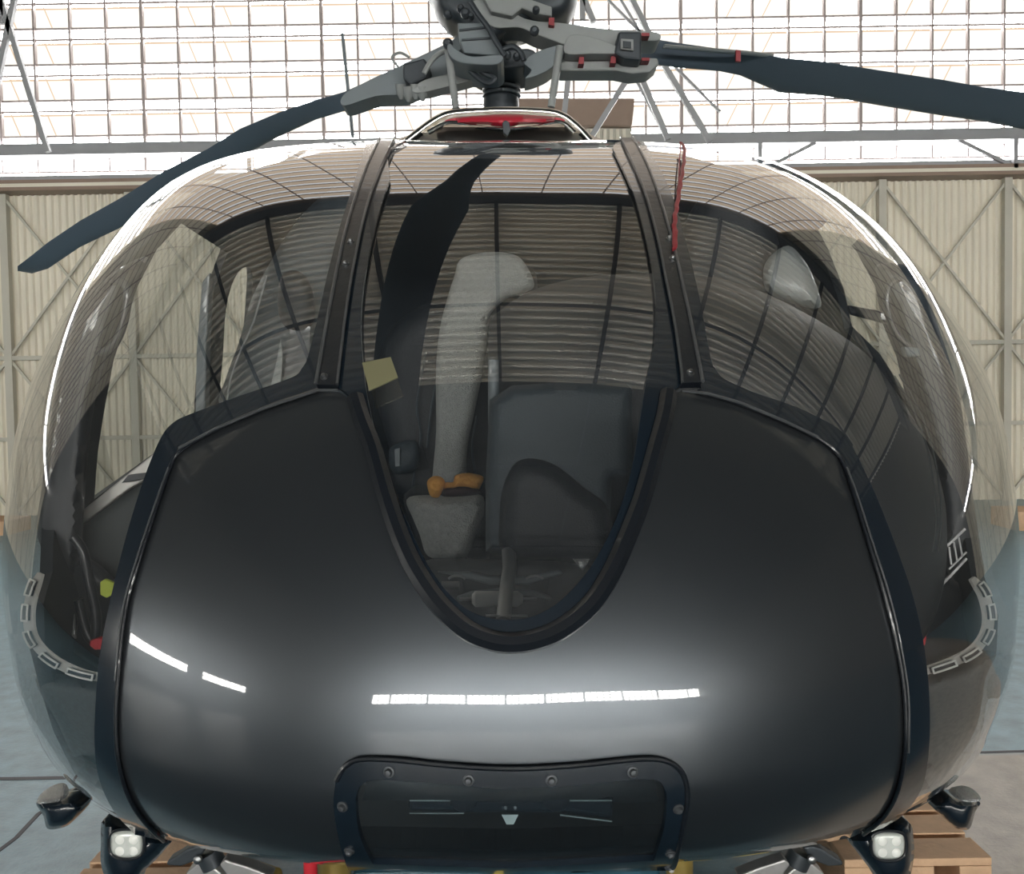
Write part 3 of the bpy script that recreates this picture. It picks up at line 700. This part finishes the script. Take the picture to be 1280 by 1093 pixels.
# external mirror pods
def mpod(top, body, Y):
    o = pillow('mirror_housing', body, 'black', Y, .05, .10, 12, step=5)
    pillow('mirror_face', top, 'mirror', lambda a, b: Y - .05 + (1005 - b) * .004, .01, .02, 6, o, 3)
    return o
mpod([(47,1004),(50,994),(62,985),(78,981),(84,992),(79,1000),(62,1004)], [(45,1004),(60,1002),(80,999),(92,1000),(104,1010),(88,1030),(74,1036),(59,1036),(54,1020)], 2.15)
mpod([(1188,989),(1205,984),(1220,990),(1226,1001),(1210,1003),(1196,999)], [(1168,1010),(1184,996),(1200,1001),(1225,1003),(1219,1015),(1214,1033),(1207,1038),(1192,1034),(1180,1022)], 2.15)
for a_, b_ in (((88, 1000), (110, 985)), ((1184, 1002), (1165, 988))):
    mb = MB(); mb.tube([P(*a_, 2.2), P(*b_, 2.3)], .02, 10); mb.build('mirror_arm', 'black', heli, True)

# landing gear: skids on cross tubes, mostly under the belly
for s, cxx in ((-1, -1.06), (1, 1.10)):
    mb = MB()
    mb.tube([(cxx, 2.95, .34), (cxx, 3.05, .27), (cxx, 3.3, .20), (cxx, 5.6, .20)], .045, 14)
    mb.build('landing_skid', 'black', heli, True)
for yy_ in (3.5, 5.0):
    mb = MB(); mb.tube([(-1.06, yy_, .22), (-.85, yy_, .5), (-.5, yy_, .70), (.5, yy_, .70), (.87, yy_, .5), (1.10, yy_, .22)], .035, 12); mb.build('cross_tube', 'black', heli, True)

# ---- cowling, mast, rotor
COW = [(500,176),(512,168),(533,155),(556,141),(580,137),(635,135),(690,137),(710,143),(725,156),(738,168),(745,176),(640,175)]
cw = pillow('engine_cowling', COW, 'cowl', 3.1, .22, 1.2, 40)
ck = pillow('cowling_intake_cover', [(556,151),(580,146),(635,143),(690,146),(706,151),(680,155),(650,158),(631,160),(605,158),(575,155)], 'redint', 2.94, .04, .03, 8, cw, 4)
mb = MB()
mb.tube([P(*q, 3.0) for q in cr([(508,178),(530,161),(548,149),(565,143),(600,140),(640,139),(685,141),(705,147),(722,160),(738,177)], 5, False)], .014, 10)
mb.tube([P(*q, 2.93) for q in cr([(535,166),(560,154),(590,157),(631,161),(670,158),(700,153),(718,166)], 5, False)], .008, 8)
mb.build('cowling_rim', 'chrome', cw, True)
slab('cowling_latch', [(628,153),(632,150),(637,153),(638,163),(634,170),(629,166)], 'levd', 2.84, .02, cw, .002)

HY = 4.4
mast = MB(); mast.lathe(P(627, 175, HY), (0, 0, 1), [(.16, -.75), (.14, -.2), (.085, -.05), (.085, .19), (.075, .20), (.075, .24), (.06, .25), (.068, .30), (.075, .34), (.075, .42)], 24)
ms = mast.build('rotor_mast', 'levd', heli, True)
mb = MB()
for z_ in (108, 114, 121): mb.lathe(P(627, z_, HY), (0, 0, 1), [(.09, 0), (.09, .012)], 24)
mb.build('mast_ring', 'lev', ms, True)
hub = pillow('rotor_hub', [(541,0),(541,-30),(705,-30),(722,-5),(714,15),(700,24),(672,30),(640,42),(612,60),(595,72),(576,58),(573,35),(560,28),(546,14)], 'levd', 4.25, .12, .3, 20, step=6)
slab('hub_plate', [(600,-10),(640,-10),(655,-4),(690,8),(690,20),(668,16),(652,10),(640,20),(614,14)], 'lev2', 4.08, .08, hub, .006)
slab('hub_rib_panel', [(572,28),(606,28),(632,62),(624,70),(580,66),(574,50)], 'lev', 4.05, .06, hub, .006)
mb = MB()
for a, b in (((574, 38), (608, 34)), ((577, 50), (620, 47))): mb.bar(P(*a, 4.045), P(*b, 4.045), .008)
mb.tube([P(*q, 4.0) for q in cr([(588,2),(598,18),(610,34),(620,52),(632,70)], 4, False)], .012, 8)
mb.build('hub_cable', 'levd', hub, True)
arm1 = slab('blade_sleeve', [(592,0),(625,2),(650,20),(672,26),(700,28),(745,34),(790,38),(822,40),(824,50),(800,52),(772,62),(740,62),(712,58),(690,50),(668,42),(648,34),(618,34),(600,20)], 'lev2', 4.12, .16, hub, .012, True)
slab('blade_sleeve', [(712,44),(740,46),(768,56),(776,66),(740,67),(706,66)], 'lev2', 4.04, .1, hub, .01, True)
slab('blade_sleeve', [(700,70),(822,72),(824,80),(812,90),(790,92),(770,88),(700,88)], 'lev2', 4.12, .14, hub, .008)
slab('blade_sleeve', [(655,78),(668,66),(700,56),(706,64),(690,84),(672,94),(656,98),(664,88)], 'lev', 4.05, .16, hub, .01, True)
slab('hub_clamp', [(773,39),(802,39),(802,75),(780,73),(768,66)], 'levd', 4.03, .2, hub, .01)
slab('hub_clamp_frame', [(776,48),(792,49),(792,63),(776,61)], 'lev2', 4.01, .02, hub, .002)
slab('hub_clamp_face', [(779,51),(789,52),(789,60),(779,59)], 'levd', 4.0, .02, hub, .001)
for q in (((686,22),(693,22),(693,32),(686,31)), ((724,71),(730,71),(730,80),(723,80)), ((764,70),(770,70),(770,79),(763,79)), ((802,41),(812,41),(812,45),(802,45)), ((802,72),(812,72),(812,76),(802,76))):
    slab('red_band', q, 'red', 4.09 if q[0][0] < 700 else 4.07, .06, hub, .001)
slab('blade_sleeve', [(572,38),(566,50),(500,82),(462,100),(430,118),(430,132),(470,120),(504,118),(520,112),(545,104),(566,92),(560,70),(578,60)], 'lev', 4.3, .16, hub, .01, True)
slab('blade_sleeve', [(530,100),(560,92),(590,86),(605,92),(590,100),(560,108),(525,116),(515,112)], 'lev2', 4.2, .1, hub, .008, True)
slab('hub_clamp', [(503,80),(530,72),(538,84),(532,98),(512,106),(504,98)], 'levd', 4.2, .2, hub, .01)
mb = MB()
mb.tube([P(*q, 4.12) for q in cr([(562,62),(548,68),(538,78),(530,92)], 4, False)], .012, 8)
mb.tube([P(*q, 4.2) for q in cr([(498,84),(490,72),(500,66),(512,72)], 4, False)], .006, 6)
mb.build('blade_sleeve_hose', 'lev2', hub, True)
bl = slab('swashplate', [(560,52),(572,62),(590,70),(628,68),(622,80),(590,80),(570,76),(560,66)], 'lev', 4.0, .3, hub, .01, True)
slab('swashplate', [(592,70),(660,60),(672,76),(660,82),(640,84),(600,86)], 'levd', 4.15, .3, hub, .01, True)
mb = MB()
mb.tube([P(*q, 4.1) for q in cr([(592,82),(606,92),(618,98),(610,104),(596,96),(586,86)], 4, False)], .012, 8); mb.build('hub_hose', 'levd', hub, True); mb = MB()
mb.tube([P(*q, 4.0) for q in cr([(628,62),(640,58),(650,64),(655,76)], 4, False)], .012, 8)
mb.build('hub_hose', 'levd', hub, True)
for (cx_, cy_, r_) in ((582, 18, .022), (576, 12, .016), (589, 22, .014), (560, 20, .018), (634, 70, .018), (646, 72, .016), (560, 56, .022), (668, 40, .02), (670, 14, .016)):
    mb = MB(); mb.lathe(P(cx_, cy_, 4.03), (0, -1, 0), [(r_, 0), (r_, .02), (r_ * .5, .03)], 10); mb.build('hub_fitting', 'levd', hub, True)
mb = MB()
for i in range(4): mb.lathe(P(501 + i * 9, 111 + (i % 2) * 3, 4.22), (0, .3, -1), [(.024, -.02), (.02, .02), (.008, .045)], 10)
mb.build('blade_damper', 'lev2', hub, True)
for a, b in (((560, 60), (570, 136)), ((700, 58), (689, 134))):
    mb = MB(); mb.tube([P(*a, 4.05), P(*b, 4.05)], .017, 10); mb.build('pitch_link', 'lev2', hub, True)
for a, b in (((428, 40), (440, 172)),):
    mb = MB(); mb.tube([P(428, 42, 6.2), P(441, 172, 6.2)], .012, 8)
    o = mb.build('hanging_cable', 'lev', None, True); tag(o, 'thin grey cable hanging in front of the glazed wall beside the left blade', 'cable')

def blade(st, mat='blade'):
    """stations (x, y_top, y_bottom, Y, chord_depth)"""
    v = []; rings = []
    for (x, a, b, Y, cd_) in st:
        T = P(x, a, Y - cd_ * .5); B = P(x, b, Y + cd_ * .5); c = (T + B) / 2; d = (T - B) / 2
        n = d.cross(Vector((st[-1][0] - st[0][0], 0, 0))).normalized() * .013
        ring = []
        for k in range(16):
            t = 2 * math.pi * k / 16; s_ = math.cos(t)
            ring.append(c + d * s_ + n * math.sin(t) * (1 - .35 * s_))
        rings.append(ring)
    mb = MB(); 
    for i, r_ in enumerate(rings): mb.v += [tuple(q) for q in r_]
    for i in range(len(rings) - 1):
        for k in range(16):
            k2 = (k + 1) % 16; mb.f.append((i * 16 + k, i * 16 + k2, (i + 1) * 16 + k2, (i + 1) * 16 + k))
    mb.f.append(tuple(range(16))); mb.f.append(tuple((len(rings) - 1) * 16 + k for k in range(16))[::-1])
    return mb.build('rotor_blade', mat, heli, True)
lb = blade([(505,84,116,4.6,.05),(470,97,125,4.75,.06),(430,115,139,4.95,.10),(395,125,149,5.1,.2),(350,140,170,5.35,.3),(300,161,197,5.65,.32),(260,186,221,5.9,.32),(205,214,247,6.3,.32),(150,248,285,6.8,.32),(100,276,309,7.2,.32),(60,303,336,7.5,.32),(40,319,342,7.68,.3),(22,333,338,7.8,.2)])
rbd = blade([(800,46,78,4.5,.1),(850,54,85,4.55,.1),(900,61,89,4.58,.12),(925,64,94,4.6,.18),(945,66,103,4.62,.24),(975,72,116,4.65,.3),(1030,77,120,4.7,.32),(1100,88,132,4.77,.32),(1180,100,145,4.85,.32),(1230,109,152,4.9,.32),(1300,118,166,4.95,.32),(1450,140,195,5.1,.32),(2100,250,305,5.6,.32)])
mb = MB(); mb.tube([P(830, 58, 4.42), P(880, 62, 4.45), P(930, 66, 4.48), P(965, 70, 4.52)], .02, 8, True, .4); mb.build('blade_edge_strip', 'lev2', rbd, True)
slab('red_band', [(920,62),(926,63),(926,77),(920,76)], 'red', 4.42, .02, rbd, .001)
# third blade, overhead towards the viewer (seen mirrored in the centre pane)
mb = MB(); hubc = P(627, 30, HY)
dx, dy = -.20, -.98
for i, (r_, c_, dr) in enumerate(((.3, .06, 0), (1.0, .065, 0), (1.15, .08, .01), (1.45, .13, .03), (2.5, .13, .12), (3.8, .13, .28), (5.3, .125, .5))):
    c = hubc + Vector((dx * r_, dy * r_, .08 - dr)); s_ = Vector((-dy, dx, .12)) * c_
    ring = []
    for k in range(12):
        t = 2 * math.pi * k / 12; ring.append(c + s_ * math.cos(t) + Vector((0, 0, .014)) * math.sin(t))
    mb.v += [tuple(q) for q in ring]
for i in range(6):
    for k in range(12):
        k2 = (k + 1) % 12; mb.f.append((i * 12 + k, i * 12 + k2, (i + 1) * 12 + k2, (i + 1) * 12 + k))
mb.f.append(tuple(range(12))); mb.f.append(tuple(6 * 12 + k for k in range(12))[::-1])
mb.build('rotor_blade', 'blade', heli, True)
# tail boom behind the cabin so the aircraft is whole
mb = MB(); mb.tube([(0, 4.6, 1.75), (0, 6, 1.75), (0, 9.5, 1.85), (0, 11.2, 2.0)], [.42, .28, .17, .12], 20); 
tb = mb.build('tail_boom', 'paint', heli, True)

# ------------------------------------------------------------------ things under the nose
def pallet(x0, x1, y0, y1, z, label):
    r_ = empty('pallet', ((x0 + x1) / 2, (y0 + y1) / 2, 0), label, 'pallet', 'wooden pallets under the skids')
    n = 5; w = (y1 - y0) / (n * 1.25 - .25)
    for i in range(n):
        mb = MB(); mb.box((x0, y0 + i * w * 1.25, z), (x1, y0 + i * w * 1.25 + w, z + .025)); mb.build('top_board', 'wood', r_, False, .003)
    for i in range(3):
        mb = MB(); xx = x0 + (x1 - x0 - .1) * i / 2; mb.box((xx, y0, 0), (xx + .1, y1, z - .001)); mb.build('bearer', 'wood', r_, False, .003)
pL = P(120, 1078, 2.95); pR = P(1210, 1068, 2.95)
pallet(pL.x, P(260, 1078, 2.95).x, 2.72, 3.6, .11, 'wooden pallet under the left skid, left of the red cylinder')
pallet(P(1035, 1070, 2.95).x, pR.x, 2.80, 3.6, .13, 'wooden pallet on the right, beside the tan floor and right lamp')

def jack(sgn, cx, Y, label):
    f = lambda x: cx + sgn * x
    r_ = empty('ground_handling_jack', P(f(30), 1085, Y) * 1, label, 'jack', 'metal ground handling jacks')
    WLOC[r_.name] = r_.location.copy()
    slab('lever_bracket', [(f(-14),1078),(f(0),1070),(f(12),1062),(f(24),1058),(f(36),1060),(f(30),1070),(f(20),1078),(f(4),1084),(f(-14),1083)], 'levd', Y, .05, r_, .006)
    slab('base_plate', [(f(10),1093),(f(28),1077),(f(42),1082),(f(56),1094),(f(66),1110),(f(62),1216),(f(4),1216),(f(0),1110)], 'alu', Y + .02, .06, r_, .005)
    mb = MB(); mb.tube([P(f(38), 1066, Y + .03), P(f(46), 1082, Y + .03)], .035, 16); mb.build('hydraulic_ram', 'levd', r_, True)
    slab('tow_arm', [(f(52),1082),(f(58),1075),(f(90),1085),(f(118),1096),(f(110),1110),(f(62),1096)], 'alu', Y - .03, .05, r_, .005)
    mb = MB(); mb.lathe(P(f(26), 1074, Y - .01), (0, -1, 0), [(.012, 0), (.012, .01), (.006, .014)], 12); mb.build('bolt', 'steel', r_, True)
jack(1, 222, 2.55, 'grey metal jack with a lever under the left side of the nose')
jack(-1, 1040, 2.55, 'grey metal jack under the right side of the nose, beside the right pallet')
def cyl(px0, px1, ytop, Y, mat, name, label, cat, group=None, rim=True, ztop=None):
    a = P(px0, ytop, Y); b = P(px1, ytop, Y); r_ = (b.x - a.x) / 2; c = (a + b) / 2
    root = empty(name, (c.x, Y, 0), label, cat, group)
    mb = MB(); mb.lathe((c.x, Y, 0), (0, 0, 1), [(r_, 0), (r_, c.z * .45), (r_ * 1.03, c.z * .46), (r_ * 1.03, c.z * .48), (r_, c.z * .49), (r_, c.z - .01)], 28); mb.build('body', mat, root, True)
    mb = MB(); mb.lathe((c.x, Y, c.z - .01), (0, 0, 1), [(r_ * 1.02, 0), (r_ * 1.02, .012), (r_ * .9, .013), (r_ * .88, .004)], 28); mb.build('lid', mat, root, True)
cyl(379, 396, 1062, 2.3, 'redtag', 'gas_cylinder', 'red cylinder standing under the nose beside an olive drum', 'cylinder')
cyl(397, 438, 1060, 2.4, 'brass', 'oil_drum', 'olive gold drum under the nose beside the red cylinder', 'drum', 'olive drums')
cyl(832, 866, 1060, 2.4, 'brass', 'oil_drum', 'olive gold drum under the nose, right of the blue trolley', 'drum', 'olive drums')
tr = empty('trolley', (0, 2.6, 0), 'low blue trolley with a yellow post under the middle of the nose', 'trolley')
mb = MB(); a = P(440, 1082, 2.45); b = P(826, 1082, 2.45); mb.box((a.x, 2.45, a.z - .22), (b.x, 3.0, a.z - .02)); mb.build('deck', 'bluep', tr, False, .01)
mb = MB(); mb.box((P(615, 1080, 2.44).x, 2.42, 0.0), (P(629, 1080, 2.44).x, 2.448, a.z + .12)); mb.build('post', 'yellow', tr, False, .004)
mb = MB()
for xx in (a.x + .08, b.x - .08):
    for y_ in (2.5, 2.95): mb.tube([(xx, y_, .0), (xx, y_, a.z - .2)], .03, 10)
mb.build('frame', 'steelbeam', tr, True)
bx_ = empty('crate', P(905, 1075, 3.2), 'white slatted crate standing on the floor under the right of the nose', 'crate')
slab('side_panel', [(866,1066),(915,1064),(905,1082),(866,1084)], 'white', 3.2, .1, bx_, .004)
slab('slat', [(868,1073),(912,1072),(911,1074),(868,1075)], 'levd', 3.19, .01, bx_, .001)
# small olive valve lying by the left drum
o = MB(); o.tube([P(312, 1088, 3.06), P(345, 1097, 3.0)], [.035, .03], 14); o = o.build('brass_pipe_end', 'brass', None, True); tag(o, 'stub of olive gold pipe lying on the floor beside the left jack', 'pipe')

# ------------------------------------------------------------------ hangar
XW, YF, YB, ZC = 21.0, 13.6, -30.0, 14.5
XR = 27.0
def q2(n, v, f, mat): return struct(link(n, v, f, mat))
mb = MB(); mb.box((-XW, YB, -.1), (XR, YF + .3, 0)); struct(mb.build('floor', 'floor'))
# painted lines / joints in the slab, shallow dark gaps
mb = MB()
def crack(pts, w=.02):
    pts = [Vector((a, b, .001)) for a, b in pts]
    for p, q in zip(pts[:-1], pts[1:]): mb.bar(p, q, w, .002)
def G(px, py):
    d = dirs([[px, py]])[0]; t = -CAMZ / d[2]; return (d[0] * t, d[1] * t)
crack([G(-60, 974), G(20, 974), G(70, 973), G(300, 970)], .03)
crack([G(-60, 1110), G(0, 1063), G(20, 1048), G(48, 1018), G(90, 990)], .018)
crack([G(1150, 942), G(1230, 941), G(1400, 936)], .02)
struct(mb.build('trim_1', 'truss'))
# far corrugated doors
zt = 4.80
def corr(x0, x1, z0, z1, y, pitch, amp):
    v = []; f = []; n = int((x1 - x0) / pitch)
    for i in range(n + 1):
        for dx_, dy_ in ((0, 0), (.30, 0), (.5, amp), (.8, amp)):
            x = x0 + (i + dx_) * pitch; v += [(x, y + dy_, z0), (x, y + dy_, z1)]
    for i in range(len(v) // 2 - 1): f.append((2 * i, 2 * i + 2, 2 * i + 3, 2 * i + 1))
    return v, f
v, f = corr(-XW, XR, 0, zt, YF, .105, .035); o = link('wall_far', v, f, 'wall'); struct(o)
Xp = [P(170 + 155 * k, 448 , YF).x for k in range(-13, 24)]
zg = [P(640, y_, YF).z for y_ in (539, 438, 240)]
mb = MB(); yfr = YF - .05
for x in Xp:
    if -XW < x < XR: mb.box((x - .055, yfr - .06, 0), (x + .055, yfr + .04, zt))
for z in (zg[0], zg[1]): mb.box((-XW, yfr - .05, z - .03), (XR, yfr + .03, z + .03))
for a_, b_ in zip(Xp[:-1], Xp[1:]):
    if a_ < -XW or b_ > XR: continue
    for (za, zb) in ((zg[1], zt - .12), (zg[1], .0)):
        mb.bar((a_, yfr - .02, za), (b_, yfr - .02, zb), .035); mb.bar((b_, yfr - .025, za), (a_, yfr - .025, zb), .035)
struct(mb.build('door_1', 'girt'))
mb = MB(); mb.box((-XW, YF - .3, zt + .01), (XR, YF + .05, zt + .06)); struct(mb.build('trim_2', 'pipe')); mb = MB(); mb.box((-XW, YF - .3, zt - .04), (XR, YF + .05, zt + .01)); struct(mb.build('trim_9', 'wall')); mb = MB(); mb.box((-XW, YF - .3, zt - .09), (XR, YF + .05, zt - .04)); struct(mb.build('trim_10', 'pipe'))
mb = MB(); mb.box((-XW, YF - .2, zt + .06), (XR, YF - .05, zt + .14)); struct(mb.build('trim_3', 'steelbeam'))
# clear strip above the doors
zb0, zb1 = 5.21, 5.37
mb = MB(); mb.box((-XW, YF + .05, zt + .1), (XR, YF + .08, zb0)); w2 = struct(mb.build('window_2', 'panew'))
mb = MB()
for k, x in enumerate(Xp[::2]):
    if -XW < x < XR:
        mb.box((x - .03, YF - .3, zt), (x + .03, YF - .2, zb0)); mb.bar((x, YF - .25, zt + .02), (x + .8 * (1 if k % 2 else -1), YF - .25, zb0), .05)
mb.build('window_bar', 'steelbeam', w2)
mb = MB(); mb.box((-XW, YF - .3, zb0), (XR, YF + .1, zb1)); struct(mb.build('trim_4', 'steelbeam'))
# glazed wall: rows of cream panes with clear gaps
w1 = bpy.data.objects.new('window_1', None); C.objects.link(w1); w1['kind'] = 'structure'; WLOC['window_1'] = Vector((0, 0, 0))
rows = []; z = zb1; RP = .514
panes, gaps, bars, edge, tanp, tang = MB(), MB(), MB(), MB(), MB(), MB()
z = P(640, 183 - 20, YF).z - .50; 
nrow = 20
CP = .5215; xs = [P(45, 90, YF).x + CP * k for k in range(-45, 70)]; xs = [x for x in xs if -XW < x < XR]
for r_ in range(nrow):
    z0 = z + r_ * RP
    if z0 > ZC: break
    for x in xs[:-1]:
        if abs(x) > 9.5: continue
        (panes if z0 < 7.9 else tanp).add([(x, YF + .05, z0), (x + CP, YF + .05, z0), (x + CP, YF + .16, z0 + .36), (x, YF + .16, z0 + .36)], [(0, 1, 2, 3)])
    if z0 < 7.9: edge.add([(-9.5, YF + .155, z0 + .325), (9.7, YF + .155, z0 + .325), (9.7, YF + .155, z0 + .375), (-9.5, YF + .155, z0 + .375)], [(0, 1, 2, 3)])
    (gaps if z0 < 7.9 else tang).add([(-9.5, YF + .17, z0 + .37), (9.7, YF + .17, z0 + .37), (9.7, YF + .17, z0 + RP), (-9.5, YF + .17, z0 + RP)], [(0, 1, 2, 3)])
    bars.box((xs[0], YF - .02, z0 - .012), (xs[-1], YF + .04, z0 + .014))
    if z0 < 7.9: bars.box((xs[0], YF + .0, z0 + .358), (xs[-1], YF + .03, z0 + .380))
for k, x in enumerate(xs):
    w = .022 if k % 5 == 0 else .013
    bars.box((x - w, YF - .04, z), (x + w, YF + .03, ZC if k % 3 == 0 else 8.0))
    if k % 5 in (2, 3) :
        pass
side = MB()
for a_, b_ in ((-XW, -9.4), (9.6, XR)): side.box((a_, YF + .04, zb1), (b_, YF + .2, ZC))
struct(side.build('wall_far', 'wall'))
panes.build('pane', 'pane', w1); tanp.build('upper_glow_pane', 'panetan', w1); tang.build('upper_glow_gap', 'panetan', w1); gaps.build('pane_gap', 'panew', w1); edge.build('pane_edge', 'panedge', w1); bars.build('glazing_bar', 'mull', w1)
# outer brace shadows on the panes, put in as thin brown glowing bars
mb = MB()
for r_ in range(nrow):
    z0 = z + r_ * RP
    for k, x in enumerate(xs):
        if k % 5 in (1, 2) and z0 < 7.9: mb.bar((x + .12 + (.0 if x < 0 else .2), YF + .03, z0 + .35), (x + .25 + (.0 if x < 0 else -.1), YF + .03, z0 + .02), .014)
mb.build('pane_shadow_bar', 'panedge', w1)
# steel trusses in front of the glazing
def strut(label, segs, Y, w, name='roof_strut'):
    mb = MB()
    for a, b in segs: mb.bar(P(*a, Y), P(*b, Y), w)
    return mb.build(name, 'steelbeam')
o = strut('', [((24, -30), (-6, 115)), ((-8, -30), (60, 190)), ((2, -30), (2, 30))], 12.8, .07); o.name = 'trim_5'; struct(o)
o = strut('', [((722, -20), (742, 28)), ((728, -20), (728, 25)), ((780, -20), (835, 90)), ((835, 90), (888, 178)), ((808, 60), (740, 170)), ((798, 90), (835, 175)), ((712, 80), (702, 175))], 10.5, .06); o.name = 'trim_6'; struct(o)
o = strut('', [((770, -10), (800, 40)), ((760, 0), (900, 140)), ((790, 90), (826, 160))], 11.5, .03); o.name = 'trim_7'; struct(o)
fan = empty('exhaust_unit', P(735, 150, 13.1), 'brown steel box on the glazed wall just right of the rotor mast', 'ventilation unit')
slab('casing', [(648,122),(794,122),(790,158),(648,158)], 'pipe', 13.0, .55, fan, .02)
slab('grille', [(733,158),(790,158),(788,184),(733,184)], 'girt', 13.1, .4, fan, .01)
mb = MB()
for k in range(6): mb.bar(P(740 + k * 8, 162, 13.08), P(740 + k * 8, 180, 13.08), .045)
mb.build('grille_bar', 'wall', fan)

# roof: corrugated sheet, sheets run across; header truss and purlins
v = []; f = []; y = 1.6; n = 0; pitch = .42
while y < YF + .3:
    for dy_, dz in ((0, 0), (.5, .17)):
        v += [(-XW, y + dy_ * pitch, ZC + dz), (XR, y + dy_ * pitch, ZC + dz)]
    y += pitch
for i in range(len(v) // 2 - 1): f.append((2 * i, 2 * i + 1, 2 * i + 3, 2 * i + 2))
struct(link('ceiling', v, f, 'ceil'))
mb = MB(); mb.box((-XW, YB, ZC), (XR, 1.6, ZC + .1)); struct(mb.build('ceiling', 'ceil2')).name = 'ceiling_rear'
mb = MB(); mb.box((-XW, YF - 1.0, ZC - .9), (XR, YF - .7, ZC)); 
for x in np.arange(-20, 27, 3.3):
    mb.box((x - .06, YB, ZC - .2), (x + .06, YF, ZC - .02))
for y in (-9, -3, 5.5):
    mb.bar((-XW, y, ZC - .3), (XW, y, ZC - .3), .14)
struct(mb.build('trim_8', 'truss'))
# side and back walls with high window bands
WZ0, WZ1 = 4.4, 6.0
SZ0, SZ1 = 2.5, 3.2
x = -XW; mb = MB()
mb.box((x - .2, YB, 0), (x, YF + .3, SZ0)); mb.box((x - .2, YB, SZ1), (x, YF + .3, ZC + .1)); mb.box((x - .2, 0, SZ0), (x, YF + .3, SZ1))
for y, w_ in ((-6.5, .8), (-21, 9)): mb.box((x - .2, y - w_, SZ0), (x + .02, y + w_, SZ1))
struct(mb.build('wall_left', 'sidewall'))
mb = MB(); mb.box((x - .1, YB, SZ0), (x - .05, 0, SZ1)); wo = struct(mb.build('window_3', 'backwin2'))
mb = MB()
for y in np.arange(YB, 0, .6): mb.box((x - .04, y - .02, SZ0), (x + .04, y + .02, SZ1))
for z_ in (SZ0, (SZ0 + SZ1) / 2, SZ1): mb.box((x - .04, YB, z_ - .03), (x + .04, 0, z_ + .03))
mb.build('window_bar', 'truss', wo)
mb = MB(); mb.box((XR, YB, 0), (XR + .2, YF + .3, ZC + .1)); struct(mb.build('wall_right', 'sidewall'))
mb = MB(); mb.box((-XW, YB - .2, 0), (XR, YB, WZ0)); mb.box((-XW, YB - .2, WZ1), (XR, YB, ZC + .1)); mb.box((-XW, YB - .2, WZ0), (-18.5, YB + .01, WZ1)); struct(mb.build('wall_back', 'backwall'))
mb = MB(); mb.box((-18.5, YB - .1, WZ0), (XR, YB - .05, WZ1)); wo = struct(mb.build('window_5', 'backwin'))
mb = MB()
for k, x in enumerate(np.arange(-XW, XR, .85)):
    w_ = .16 if k % 6 == 0 else .07
    mb.box((x - w_, YB - .04, WZ0), (x + w_, YB + .02, WZ1))
for z_ in (WZ0, WZ0 + .53, WZ0 + 1.07, WZ1): mb.box((-XW, YB - .04, z_ - .05), (XR, YB + .02, z_ + .05))
mb.build('window_bar', 'truss', wo)
# things at the far wall seen past the bubble
o = slab('wooden_crate', [(-40,652),(8,652),(8,694),(-40,694)], 'wood', 11.5, .6, None, .01); tag(o, 'brown wooden crate at the foot of the far wall, left edge', 'crate')
o = slab('tool_cabinet', [(1272,640),(1330,640),(1330,700),(1272,700)], 'wood', 10.5, .6, None, .01); tag(o, 'tan cabinet at the foot of the far wall, right edge', 'cabinet')

# world: pale overcast beyond the hangar
w = bpy.data.worlds.new('world'); SC.world = w; w.use_nodes = True
bg = w.node_tree.nodes['Background']; bg.inputs[0].default_value = (.9, .95, 1, 1); bg.inputs[1].default_value = .6
SC.view_settings.view_transform = 'Standard'; SC.view_settings.look = 'None'; SC.view_settings.gamma = 1; SC.view_settings.exposure = 1.52
SC.view_settings.use_curve_mapping = False
SC.cycles.max_bounces = 10; SC.cycles.transparent_max_bounces = 16; SC.cycles.use_denoising = True
